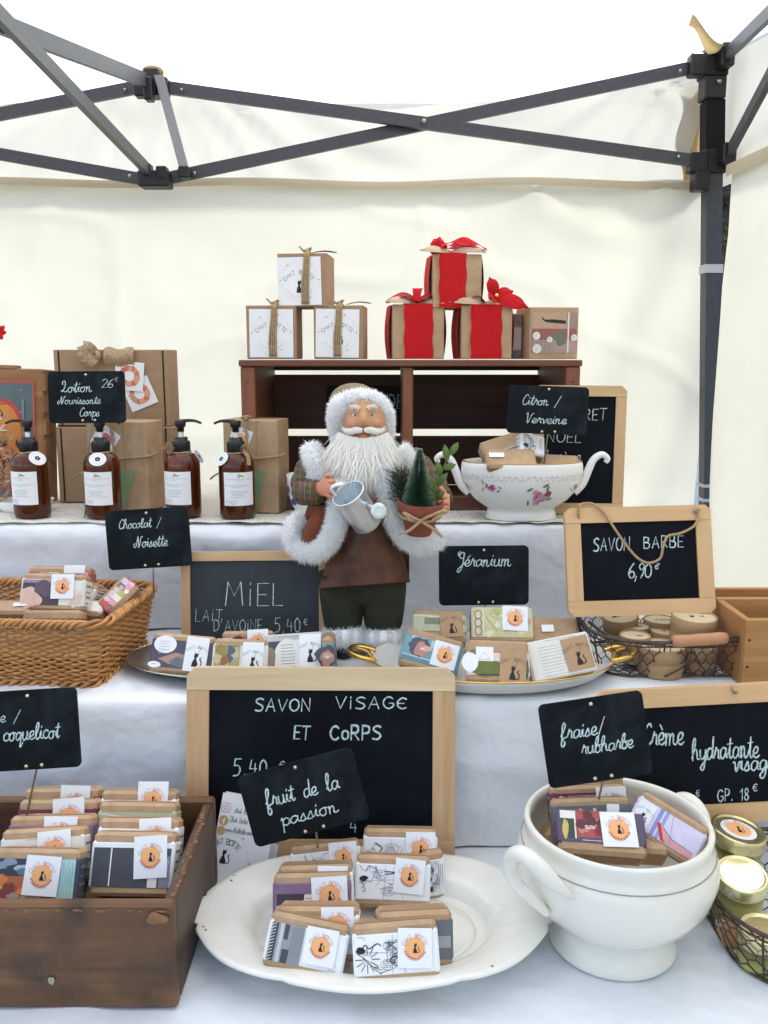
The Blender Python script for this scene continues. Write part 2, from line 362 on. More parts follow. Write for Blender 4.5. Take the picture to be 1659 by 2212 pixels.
part_bar('truss_bar', mu+Vector((-.012, -.03, 0)), mu.lerp(xm, 1.9), .013, .030, BARL); part_bar('truss_bar', ml+Vector((-.014, -.02, .02)), ml.lerp(xm+Vector((.02, 0, -.008)), 1.9), .013, .026, BARL)
s1 = at(1659, 32, 1.86); s2 = at(1659, 172, 1.88)
part_bar('truss_bar', jt+Vector((.012, -.06, .006)), (jt+Vector((.012, -.06, .006))).lerp(s1, 2.2), .013, .027, BARL); part_bar('truss_bar', js+Vector((.018, -.06, .012)), (js+Vector((.018, -.06, .012))).lerp(s2, 2.2), .013, .027, BARM)
STRAPM = fabric('grey_webbing', (.42, .42, .45), (.40, .40, .43), .3, .3, 300)
m = M(); p, q = at(342, 162, YB-.04), at(399, 366, YB-.02)
m.add([p+Vector((-.010, 0, 0)), p+Vector((.012, 0, 0)), q+Vector((.010, 0, 0)), q+Vector((-.012, 0, 0)), p+Vector((-.010, .002, 0)), p+Vector((.012, .002, 0)), q+Vector((.010, .002, 0)), q+Vector((-.012, .002, 0))], [(0, 3, 2, 1), (4, 5, 6, 7), (0, 1, 5, 4), (1, 2, 6, 5), (2, 3, 7, 6), (3, 0, 4, 7)], STRAPM)
st = tb(m, 'webbing_strap'); m = M(); m.box(at(400, 374, YB-.012), (.026, .035, .026), PLAST, .003); tb(m, 'buckle', st)
m = M(); m.ball(at(330, 156, YB+.0), (.026, .02, .014), TANF, 12, 8); tb(m, 'tan_pad')
# ---------------------------------------------------------------- outside: neighbour tent, tree
m = M(); NB = mat('white_pvc', (.80, .80, .80), .5, var=.04, vs=3)
nb = thing('neighbour_tent', 'white market tent seen in the slit beside the corner post', 'tent', (3.6, 7.5, 0))
M().box((0, 0, .75), (3.4, 3, 1.48), NB, .02).build('wall', nb)
M().add([(-1.8, -1.6, 1.5), (1.8, -1.6, 1.5), (1.8, 1.6, 1.5), (-1.8, 1.6, 1.5), (0, 0, 2.0)], [(0, 1, 4), (1, 2, 4), (2, 3, 4), (3, 0, 4), (3, 2, 1, 0)], NB).build('roof', nb)
tree = thing('leafy_tree', 'dark leafy tree seen in the slit beside the corner post', 'tree', (4.6, 12.5, 0))
BARK = mat('bark', (.10, .07, .05), .9, var=.3, vs=20, bump=.6, bs=30); LEAF = mat('dark_leaf', (.035, .07, .025), .6, var=.5, vs=3); LEAF2 = mat('yellow_leaf', (.22, .20, .04), .6, var=.3, vs=3)
m = M(); m.tube([(0, 0, 0), (.05, 0, 1), (-.05, .1, 2), (.1, 0, 3.2), (0, 0, 4.4)], [.2, .16, .13, .09, .04], BARK, 10)
rng = random.Random(4)
for k in range(9):
    a = k*2.4; z = 1.3+k*.3; m.tube([(0, 0, z), (.6*math.cos(a), .6*math.sin(a), z+.4), (1.3*math.cos(a), 1.3*math.sin(a), z+.6)], [.06, .04, .015], BARK, 6)
m.build('trunk', tree)
m = M(); cl = [(Vector((rng.gauss(0, .8), rng.gauss(0, .8), rng.uniform(1.3, 4.6))), rng.uniform(.3, .6)) for k in range(46)]
for k in range(6500):
    c, r = rng.choice(cl); d = Vector((rng.gauss(0, 1), rng.gauss(0, 1), rng.gauss(0, 1))).normalized()*r*rng.random()**.4; p = c+d
    a = Vector((rng.gauss(0, 1), rng.gauss(0, 1), rng.gauss(0, .6))).normalized()*.07; b = a.cross(Vector((rng.gauss(0, 1), rng.gauss(0, 1), rng.gauss(0, 1)))).normalized()*.03
    m.add([p-a, p+b, p+a, p-b], [(0, 1, 2, 3)], LEAF if rng.random() < .85 else LEAF2)
m.build('crown', tree)
# ---------------------------------------------------------------- tables and cloths
Z0, Z1, Z2 = .776, .961, 1.122
CL = fabric('white_cotton_cloth', (.81, .84, .875), (.6, .6, .6), .10, .8, 14, 3.2)  # white cotton; the slight blue of the skylight is put into its colour
CLG = fabric('white_riser_cloth', (.79, .81, .84), (.6, .6, .6), .10, .85, 15, 3.2)  # same white cotton, skylight blue again mixed into the colour
TBL = wood('plain_plank', (.30, .20, .11), (.42, .29, .17), .7, 'x')
tb_ = thing('trestle_table', 'long trestle table hidden beneath the lowest white cloth', 'table', (-.2, .8, 0))
M().box((0, 0, Z0-.03), (1.9, .56, .03), TBL).build('tabletop', tb_)
for sx in (-1, 1):
    for sy in (-1, 1): M().box((sx*.85, sy*.22, (Z0-.046)/2), (.05, .05, Z0-.046), TBL).build('leg', tb_)
def sheet(name, label, prof, x0, x1, mt, amp, seed, nx=150, fold=0.0, group='white cloths over the stall'):
    # prof: list of (y,z,foldweight); swept along x
    pts = []
    for (a, b) in zip(prof, prof[1:]):
        n = max(2, int(math.hypot(b[0]-a[0], b[1]-a[1])/.012))
        for i in range(n): t = i/n; pts.append(tuple(a[k]+(b[k]-a[k])*t for k in range(3)))
    pts.append(prof[-1]); ny = len(pts)-1
    def fn(u, v):
        y, z, fw = pts[int(round(v*ny))]; x = x0+(x1-x0)*u
        f = nz(x*6, z*3+y*2, seed)*.5+nz(x*14+z*5, z*9-x*2, seed+3)*.3+.5*max(0, .18-abs(nz(x*5+z*7, z*4-x*3, seed+5)))*3
        g = nz(x*9, y*9, seed+7)*.5+nz(x*22, y*20, seed+1)*.25+max(0, .13-abs(nz(x*4+y*3, y*5-x*2, seed+9)))*4.5+max(0, .10-abs(nz(x*7-y*4, y*6+x*3, seed+15)))*3
        return (x, y-fw*(.020*f+fold*(.5+.5*math.sin(x*23+3*nz(x*3, 1, seed)))), z+1.5*amp*g*(1-fw)+(.002*f if fw > .5 else 0))
    m = M(); m.grid(nx, ny, fn, mt); o = m.build(name); return tag(o, label, 'tablecloth', group)
def rise(y, z0, z1, back, r=.008):
    return [(y-.004, z0, 1), (y, z0+.03, 1), (y, z1-r*2.2, 1), (y+.001, z1-r, .6), (y+r*.35, z1-r*.35, .2), (y+r, z1, 0), (back, z1, 0)]
sheet('tablecloth', 'lowest white cloth under the oval platter and footed tureen', rise(.52, .25, Z0, 1.06), -1.12, .74, CL, .0035, 1, 190)
sheet('tablecloth', 'middle white cloth with the wicker basket standing on it', rise(.985, Z0+.004, Z1, 1.34), -1.06, .70, CLG, .0025, 11, 180, .004)
sheet('tablecloth', 'upper white cloth hanging behind the bearded figure and under the bottles', rise(1.262, Z1+.004, Z2-.003, 1.68), -1.0, .375, CLG, .0015, 23, 150, .006)
for nm, y0, z0, z1, x0, x1, y1, lb in (('display_step', 1.016, Z0+.01, Z1-.006, -1.04, .68, 1.30, 'wooden step hidden beneath the middle white cloth'), ('display_step', 1.285, Z1+.006, Z2-.012, -.98, .36, 1.66, 'wooden step hidden beneath the upper white cloth')):
    o = M().box(((x0+x1)/2, (y0+y1)/2, (z0+z1)/2), (x1-x0, y1-y0, z1-z0), TBL, .003).build(nm); tag(o, lb, 'step', 'hidden steps under the cloths')
LIN = fabric('natural_linen_lace', (.86, .83, .74), (.5, .47, .40), .12, .7, 160)
def lin(u, v):
    x = -.98+(1.355-.0)*u; y = 1.268+(1.67-1.268)*v
    if v < .01: y += .006*math.sin(u*160)*(.5+.5*math.sin(u*31)); 
    return (x, y, Z2+.0015+.0018*nz(x*30, y*30)+(.004*max(0, nz(x*6, 3, 4)) if v < .02 else 0))
o = M().grid(260, 40, lin, LIN).build('table_runner'); tag(o, 'natural linen lace runner under the amber pump bottles', 'runner')
# ================================================================ HANDWRITING
PR = {'A': (14, '0,0 7,20 13,0|2,7 11,7'), 'B': (12, '0,0 0,20|~0,20 8,19 9,15 7,11 0,10.5|~0,10.5 9,9 11,5 8,0 0,0'), 'C': (13, '~12,17 8,20 3,18 0,10 3,2 8,0 12,3'),
 'D': (13, '0,0 0,20|~0,20 8,18 12,10 8,2 0,0'), 'E': (10, '10,20 0,20 0,0 10,0|0,10 8,10'), 'Є': (11, '~11,18 6,20 1,15 0,10 1,4 6,0 11,2|0,10 8,10'),
 'G': (14, '~12,17 8,20 3,18 0,10 3,2 8,0 13,4 13,9|13,9 8,9'), 'I': (4, '2,0 2,20'), 'i': (4, '1.5,0 1.5,14|1.5,18.5 1.7,20'), 'L': (10, '0,20 0,0 9,0'), 'M': (17, '0,0 2,20 8,8 14,20 16,0'),
 'N': (13, '0,0 0,20 12,0 12,20'), 'O': (14, '~7,20 2,17 0,10 2,3 7,0 12,3 14,10 12,17 7,20'), 'o': (9, '~4,13 1,11 0,6.5 1,2 4,0 8,2 9,6 8,11 4,13'), 'P': (11, '0,0 0,20|~0,20 8,19 10,15 8,10 0,9'),
 'R': (12, '0,0 0,20|~0,20 8,19 10,15 8,10 0,9|4,9 11,0'), 'S': (12, '~11,18 7,20 2,18 1,14 5,11 10,8 11,4 7,0 0,1'), 'T': (13, '0,20 13,20|6.5,20 6.5,0'), 'V': (13, '0,20 6,0 13,20'), 'H': (12, '0,0 0,20|12,0 12,20|0,10 12,10'), 'U': (12, '~0,20 0,6 3,0 9,0 12,6 12,20'),
 'Ë': (10, '10,20 0,20 0,0 10,0|0,10 8,10|2,25 2.5,26|7,25 7.5,26'), 'F': (10, '10,20 0,20 0,0|0,10 8,10'),
 '0': (11, '~5,20 1,16 0,10 1,3 5,0 9,3 10,10 9,16 5,20'), '1': (6, '0,14 5,20 5,0'), '2': (11, '~0,15 4,20 9,18 9,13 0,0|0,0 10,0'), '4': (11, '2,18 0,8 10,8|8,14 8,0'), '5': (11, '11,20 2,20 1,12|~1,12 7,12 10,7 7,1 0,0'),
 '6': (10, '~8,20 3,14 0,6 3,0 8,1 9,6 5,9 1,6'), '8': (10, '~5,10 1,14 5,20 9,15 5,10 0,5 5,0 10,5 5,10'), '9': (10, '~9,17 4,20 1,15 5,11 9,15 9,17 8,8 4,0'), ',': (5, '2,2 0,-5'), '.': (4, '1,0 1.5,1.5'), '/': (9, '0,-4 9,20'), '-': (11, '0,9 9,10'), "'": (5, '2,21 0,15'),
 '€': (11, '~9,17 6,20 2,17 1,10 2,3 6,0 9,3|-1,12 7,12|-1,8 7,8'), ' ': (10, '')}
CU = {'a': (11, '~9,8 5,10 1,7 1,2 4,0 8,4 9,9|~9,9 9,2 11,1'), 'b': (9, '~0,3 4,12 5,19 3,20 1,14 1,3 4,0 8,3 7,8 5,9 9,10'), 'c': (9, '~8,8 5,10 1,7 1,2 5,0 9,2'), 'd': (11, '~9,8 5,10 1,7 1,2 4,0 8,4 9,10|~10,20 9,8 9,2 11,1'),
 'e': (9, '~0,3 6,5 7,9 4,10 1,7 1,2 5,0 9,2'), 'f': (9, '~0,4 5,13 6,19 4,21 2,16 2,4 1,-7 4,-9 6,-4 2,0 9,3'), 'g': (10, '~9,8 5,10 1,7 1,2 4,0 8,4 9,9|~9,9 8,-4 5,-9 1,-7 3,-3 11,3'), 'h': (11, '~0,2 4,12 5,19 3,20 1,14 1,0|~1,5 4,10 7,9 8,2 11,1'),
 'i': (5, '~0,3 2,10 2,2 5,1|2,14 2.6,15.5'), 'l': (7, '~0,3 4,12 5,19 3,20 1,14 2,3 4,0 7,2'), 'm': (16, '~0,8 1,10 1,0|~1,6 4,10 6,8 6,0|~6,6 9,10 11,8 11,2 14,0 16,2'), 'n': (11, '~0,8 1,10 1,0|~1,6 4,10 6,8 6,2 8,0 11,2'),
 'o': (10, '~5,10 1,8 0,4 3,0 7,2 7,8 5,10 10,9'), 'p': (10, '~0,8 2,10 2,-9|~2,6 5,10 9,8 9,3 6,0 2,2|6,0 10,2'), 'q': (10, '~8,8 5,10 1,7 1,2 4,0 8,5 9,9|~9,9 8,-9 12,-3'), 'r': (8, '~0,3 3,12 3,9 6,9 6,2 8,1'), 's': (8, '~0,2 4,10 5,6 6,2 3,0 0,1|4,0 8,2'),
 't': (7, '~0,3 3,10 4,18|~4,18 3,3 5,0 7,2|0,13 7,13.5'), 'u': (11, '~0,6 1,10 1,3 4,0 8,4 8,10|~8,10 8,2 11,1'), 'v': (9, '~0,9 2,9 4,0 8,9 10,9'), 'w': (14, '~0,9 2,9 3,0 7,7 9,0 13,9'), 'y': (10, '~0,8 1,10 1,4 4,1 8,5 9,10|~9,10 7,-6 4,-9 2,-6 11,2'),
 'é': (9, '~0,3 6,5 7,9 4,10 1,7 1,2 5,0 9,2|4,13 7,17'), 'è': (9, '~0,3 6,5 7,9 4,10 1,7 1,2 5,0 9,2|2,17 5,13'),
 'L': (12, '~1,14 0,19 4,20 6,15 5,7 2,1 0,2 3,3 8,0 12,3'), 'N': (16, '~0,8 -3,4 0,0 3,4 5,16 6,19 8,4 9,0 11,8 13,18 16,19'), 'C': (10, '~9,17 7,20 3,17 0,8 2,1 6,0 11,4'), 'V': (12, '~0,17 2,20 5,0 10,18 13,19'), 'G': (11, '~2,22 -1,19 1,15 4,20 9,19 8,12 3,13 2,18 7,20 9,12 8,-3 4,-8 2,-5 12,6'),
 '-': (10, '0,6 9,6'), '_': (10, '0,-1 10,-1')}
for k in '0124568/ ,.€': CU[k] = PR[k]
def glyph(ch, style):
    D = CU if style == 'c' else PR
    wd, ss = D.get(ch) or PR.get(ch) or CU.get(ch) or (8, '')
    out = []
    for s in ss.split('|'):
        if not s: continue
        sm = s[0] == '~'; pts = [tuple(float(q) for q in p.split(',')) for p in s.lstrip('~').split()]
        if sm: pts = [(q.x, q.y) for q in catmull([Vector((a, b, 0)) for a, b in pts], 5)]
        out.append(pts)
    return wd, out
def text_width(s, style, gap): return sum(glyph(c, style)[0]+(gap if c != ' ' else 3) for c in s)
def text(m, s, x, z, h, y, mt, style='p', wd=None, slant=.0, roll=0, pen=.1, width=None, seed=1, gap=None):
    # h = cap height; x,z = left end of the baseline; width stretches the line to fit
    gap = gap if gap is not None else (4.5 if style == 'p' else 0.6)
    k = h/20; kx = k
    if width: kx = width/text_width(s, style, gap)
    rg = random.Random(seed); cx = 0; c, sn = math.cos(R(roll)), math.sin(R(roll))
    for ch in s:
        g, ss = glyph(ch, style); j = rg.uniform(-.5, .5); hs = rg.uniform(.95, 1.06)
        for st in ss:
            pts = []
            for (a, b) in st:
                b = b*hs+j; u = (cx+a+b*slant)*kx; v = b*k; pts.append((x+u*c-v*sn, z+u*sn+v*c))
            m.stroke(pts, pen*h*(rg.uniform(.9, 1.1)), y, mt)
        cx += g+(gap if ch != ' ' else 3)
def arc_text(m, s, cx, cz, r, h, y, mt, a0, a1, style='p', inside=False, pen=.12):
    n = len(s)
    for i, ch in enumerate(s):
        a = R(a0+(a1-a0)*(i/(n-1) if n > 1 else .5)); g, ss = glyph(ch, style); k = h/20
        for st in ss:
            pts = []
            for (p, q) in st:
                u = (p-g/2)*k; v = q*k
                if inside: rr = r-v+h*.0; th = a+u/r; pts.append((cx+math.cos(th)*(r-v), cz+math.sin(th)*(r-v)))
                else: th = a-u/r; pts.append((cx+math.cos(th)*(r+v), cz+math.sin(th)*(r+v)))
            m.stroke(pts, pen*h, y, mt)
CAT = [(-.25, 0), (.25, 0), (.30, .2), (.15, .45), (.10, .6), (.20, .68), (.26, .82), (.22, 1.0), (.14, .90), (.04, .90), (-.04, 1.0), (-.08, .84), (-.12, .72), (-.05, .58), (-.2, .3)]
def cat(m, cx, cz, h, y, mt):
    m.poly([(cx+a*h*.8, cz+b*h) for a, b in CAT], y, mt)
    m.stroke([(q.x, q.y) for q in catmull([(cx+h*a, cz+h*b, 0) for a, b in ((.18, .06), (.42, .1), (.46, .35), (.34, .55), (.42, .66))], 5)], h*.07, y, mt)
def sunlabel(m, cx, cz, s, y, s2=None, paper=None):
    s2 = s2 or s; m.rect(cx-s/2, cz-s2/2, cx+s/2, cz+s2/2, y, paper or WHITE)
    r = s*.28; pts = []
    for i in range(56):
        a = 2*math.pi*i/56; rr = r*(1.10 if i % 2 else .98); pts.append((cx+rr*math.cos(a), cz+rr*math.sin(a)))
    m.poly(pts, y-.0002, ORANGE); cat(m, cx, cz-s*.13, s*.27, y-.0004, INK)
    arc_text(m, 'CHAT BOTTE', cx, cz, r*1.0, s*.11, y-.0006, REDINK, 160, 20, pen=.10)
    arc_text(m, 'savonnerie', cx, cz, r*1.16, s*.13, y-.0006, REDINK, 200, 340, 'c', True)
def catlabel(m, cx, cz, s, y, s2=None, paper=None, ink=None):
    s2 = s2 or s*1.25; ink = ink or INK; m.rect(cx-s/2, cz-s2/2, cx+s/2, cz+s2/2, y, paper or WHITE)
    cat(m, cx-s*.02, cz-s2*.36, s2*.42, y-.0003, ink)
    arc_text(m, 'CHAT BOTTE', cx, cz-s*.36, s*.62, s*.115, y-.0003, ink, 130, 48, 'p', False, .10)
    m.stroke([(cx+s*.1, cz+s*.10), (cx+s*.18, cz+s*.30)], s*.015, y-.0003, ink)
# ================================================================ SIGNS
PENSIGN = mat('sign_plastic', (.0035, .0055, .0075), .5, col2=(.024, .036, .044), vs=16, detail=8, spec=.15, rp=(.46, .82))
def rrect(w, h, r, n=5):
    out = []
    for cx, cz, a0 in ((w/2-r, h-r, 0), (-w/2+r, h-r, 90), (-w/2+r, r, 180), (w/2-r, r, 270)):
        for i in range(n+1): a = R(a0+90*i/n); out.append((cx+r*math.cos(a), cz+r*math.sin(a)))
    return out
def plate(m, pts, y0, y1, mt):
    n = len(pts); vs = [(a, y0, b) for a, b in pts]+[(a, y1, b) for a, b in pts]
    m.add(vs, [tuple(range(n)), tuple(range(n, 2*n))[::-1]]+[(i, i+n, (i+1) % n+n, (i+1) % n) for i in range(n)], mt)
def sign(label, px, py, Y, wpx, hpx, lines, tilt=4, yaw=0, roll=0, stake=None, ghosts=()):
    mx, W, H = frame(px, py, Y, wpx, hpx, tilt, yaw, roll)
    t = thing('price_sign', label, 'sign', mx, 'black price signs on stakes')
    m = M(); plate(m, rrect(W, H, W*.055), -.0012, .0012, PENSIGN)
    for ln in lines: text(m, ln[0], (ln[1]-.5)*W, ln[2]*H, ln[3]*H, -.0016, CHALK, 'c', slant=ln[5] if len(ln) > 5 else .18, pen=.085, width=ln[4]*W, roll=ln[6] if len(ln) > 6 else 0, seed=len(ln[0]))
    m.build('plate', t)
    for u, v in ((.5, .93), (.44, .05), (.60, .055)):
        M().lathe([(0, .0024), (.0016, .0022), (.0020, .0012), (.0020, 0)], BRASS, 10).build('rivet', t).matrix_local = Matrix.Translation(((u-.5)*W, -.0013, v*H)) @ Matrix.Rotation(R(90), 4, 'X')
    if stake:
        m = M(); e = mx.inverted() @ at(*stake); m.tube([(.02*W, .003, H*.3), (.02*W, .003, -.002), tuple(e)], .0011, STEEL, 6); m.box((.02*W, .0025, .05*H), (.26*W, .0022, .006), STEEL); m.build('stake', t)
    return t
# ================================================================ FRAMED CHALKBOARDS
def board(label, px, py, Y, wpx, hpx, fw, lines, tilt=10, yaw=0, roll=0, mats=None, corner=.35, T=.012, surface=None):
    mx, W, H = frame(px, py, Y, wpx, hpx, tilt, yaw, roll)
    t = thing('chalkboard', label, 'chalkboard', mx, 'wood framed chalkboards')
    fx = fw*W; mxm, mzm, topm = mats; c = corner*fx
    def bevel_frame(pts, mt):
        m = M(); plate(m, pts, -T/2, T/2, mt); return m
    # top, bottom rails over full width with clipped corners, stiles butt between
    m = M(); plate(m, [(-W/2+c, H), (-W/2, H-c), (-W/2, H-fx), (W/2, H-fx), (W/2, H-c), (W/2-c, H)][::-1], -T/2, T/2, topm)
    plate(m, [(-W/2, c), (-W/2+c, 0), (W/2-c, 0), (W/2, c), (W/2, fx), (-W/2, fx)], -T/2, T/2, mxm)
    for s in (-1, 1):
        a, b = sorted((s*W/2, s*(W/2-fx))); plate(m, [(a, fx+.0003), (b, fx+.0003), (b, H-fx-.0003), (a, H-fx-.0003)], -T/2+.0006, T/2, mzm)
    m.build('frame', t)
    m = M(); m.box((0, 0, H/2), (W-2*fx+.002, T*.35, H-2*fx+.002), surface or SLATE)
    y = -T*.175-.0006
    for ln in lines:
        text(m, ln[0], (ln[1]-.5)*W, ln[2]*H, ln[3]*H, y, ln[8] if len(ln) > 8 else CHALK, ln[5], slant=ln[6] if len(ln) > 6 else .05, pen=ln[7] if len(ln) > 7 else .09, width=ln[4]*W, seed=len(ln[0])+int(ln[1]*50), gap=ln[9] if len(ln) > 9 else None)
    m.build('slate', t)
    return t, W, H, mx
board('large pine chalkboard reading savon visage et corps behind the oval platter', 693, 1650, .952, 578, 418, .083,
  [('SAVON', .255, .775, .062, .215, 'p', .05, .13), ('ViSAGЄ', .555, .79, .058, .275, 'p', .02, .13), ('ET', .40, .63, .070, .065, 'p', .1, .15), ('CoRPS', .535, .63, .072, .20, 'p', .03, .15),
   ('5,40', .175, .44, .085, .135, 'p', .05, .09), ('€', .345, .475, .04, .03, 'p', .1, .15), ('-', .52, .165, .05, .05, 'p', 0, .13), ('4', .612, .155, .058, .034, 'p', 0, .12)], 11, 0, .3, (PINEX, PINEZ, PALEX))
board('small pine chalkboard reading miel lait d\'avoine left of the bearded figure', 551, 1305, 1.18, 316, 228, .062,
  [('MiEL', .30, .49, .215, .43, 'p', .03, .055), ('LAiT', .095, .345, .110, .195, 'p', .08, .06), ("D'AVOiNE", .22, .250, .105, .34, 'p', .03, .07), ('5,40', .635, .235, .13, .19, 'p', .0, .055), ('€', .835, .30, .06, .035, 'p', 0, .1)], 10, 0, -.5, (PINEX, PINEZ, PINEX), surface=mat('grey_slate', (.022, .028, .033), .6, var=.25, vs=30))
tb1, W, H, mx = board('beech chalkboard reading savon barbe with a jute string hanging over it', 1380, 1211, 1.13, 315, 234, .105,
  [('SAVON', .19, .60, .115, .26, 'p', .1, .11), ('BARBE', .535, .615, .105, .285, 'p', .05, .11), ('6,90', .42, .345, .125, .16, 'c', .1, .09), ('€', .60, .42, .05, .04, 'p', .3, .16)], 14, 0, -1.6, (BEECHX, BEECHZ, BEECHX))
m = M(); P = lambda u, v, y=-.010: ((u-.5)*W, y, v*H)
m.tube(catmull([P(.097, .905, -.006), P(.088, .96), P(.10, 1.02), P(.145, 1.045, .0), P(.20, 1.025), P(.27, .93), P(.33, .80), P(.40, .65), P(.48, .52), P(.555, .475), P(.63, .515), P(.655, .62), P(.69, .715), P(.78, .74), P(.87, .80), P(.905, .88), P(.90, .955, -.006)], 5), .0017, TWINE, 6); m.tube([P(.885, .93, -.008), P(.91, .965, -.010)], .003, TWINE, 6)
m.build('hanging_string', tb1)
t, W, H, mx = board('beech chalkboard reading creme hydratante visage leaning at the right', 1532, 1628, .945, 470, 296, .085,
  [('Crème', .20, .585, .165, .185, 'c', .15, .07), ('hydratante', .415, .46, .16, .31, 'c', .12, .07), ('visage', .60, .365, .14, .19, 'c', .12, .075), ('GP. 18', .52, .155, .085, .15, 'p', .12, .10), ('€', .685, .215, .05, .03, 'p', .1, .13), ('-', .36, .19, .06, .06, 'p', 0, .13), ('€', .425, .20, .045, .025, 'p', 0, .13)], 12, 0, -3.0, (BEECHX, BEECHZ, BEECHX))
m = M(); m.tube([(.12*W, -.007, H*.985), (.125*W, -.010, H*.96), (.12*W, -.011, H*.945)], .003, TWINE, 6); m.build('string_knot', t)
board('tall framed chalkboard reading noel standing behind the flowered tureen', 1249, 972, 1.345, 198, 276, .115,
  [('RET', .55, .735, .085, .26, 'p', .05, .09), ('NOËL', .15, .56, .085, .40, 'p', .05, .08), ('1 crème', .13, .41, .09, .40, 'c', .1, .07), ('€', .78, .415, .05, .06, 'p', .1, .12)], 4, 0, .6, (PINEX, PINEZ, PINEX), corner=.5)
# ================================================================ PRICE SIGNS
sign('small black sign reading lotion nourissante corps above the second bottle', 188, 858, 1.305, 166, 112, [('Lotion', .17, .60, .20, .40), ('26', .70, .68, .15, .15, .1), ('€', .87, .80, .07, .05, .1), ('Nourissante', .13, .37, .15, .55), ('Corps', .40, .13, .16, .26)], 5, 0, -.5, (183, 1118, 1.3))
sign('small black sign reading citron verveine above the flowered tureen', 1183, 886, 1.27, 174, 104, [('Citron /', .18, .60, .20, .46), ('Verveine', .22, .22, .20, .52)], 4, 0, 2.0, (1172, 1030, 1.29))
sign('small black sign reading chocolat noisette above the wicker basket', 321, 1163, 1.17, 180, 128, [('Chocolat /', .16, .69, .155, .50), ('Noisette', .33, .36, .18, .40)], 6, 0, -3.5, (332, 1292, 1.16))
sign('small black sign reading geranium behind the gold handled platter', 1045, 1243, 1.165, 194, 128, [('Géranium', .20, .66, .22, .60)], 5, 0, -.6, (1046, 1340, 1.16))
sign('black sign reading coquelicot above the dark wooden crate', 66, 1576, .84, 210, 172, [('e /', .20, .62, .15, .20), ('coquelicot', .22, .38, .20, .58)], 9, 0, -3.5, (56, 1770, .85))
sign('black sign reading fruit de la passion above the oval platter', 656, 1722, .86, 256, 158, [('fruit de la', .18, .50, .23, .64, .1, 0), ('passion', .26, .20, .20, .50, .1)], 8, 0, -15, (690, 1870, .89))
sign('black sign reading fraise rubharbe stuck in the footed tureen', 1286, 1597, .80, 226, 182, [('fraise/', .17, .56, .19, .42), ('rubharbe', .35, .35, .18, .50)], 8, 0, -8.5, (1290, 1740, .82))
# ================================================================ SOAPS
PC = {}
def pc(c, r=.65):
    k = 'print_%02x%02x%02x' % tuple(int(max(0, min(1, x))*255) for x in c)
    nm = 'print_ink' + k[5:]
    return mat(nm, c, r, var=.07, vs=120)
def blob(m, cx, cz, rx, rz, y, mt, rg, n=14, wob=.25):
    m.poly([(cx+rx*math.cos(2*math.pi*i/n)*(1+rg.uniform(-wob, wob)), cz+rz*math.sin(2*math.pi*i/n)*(1+rg.uniform(-wob, wob))) for i in range(n)], y, mt)
def lines(m, x0, z1, w, n, dz, y, mt, rg, pen=.0006, vert=False, dash=True):
    for i in range(n):
        x = x0; end = x0+w*rg.uniform(.75, 1)
        while x < end-.001:
            l = rg.uniform(.0015, .005) if dash else end-x; e = min(end, x+l)
            if vert: m.stroke([(z1-i*dz, x), (z1-i*dz, e)], pen, y, mt)
            else: m.stroke([(x, z1-i*dz), (e, z1-i*dz)], pen, y, mt)
            x = e+.001
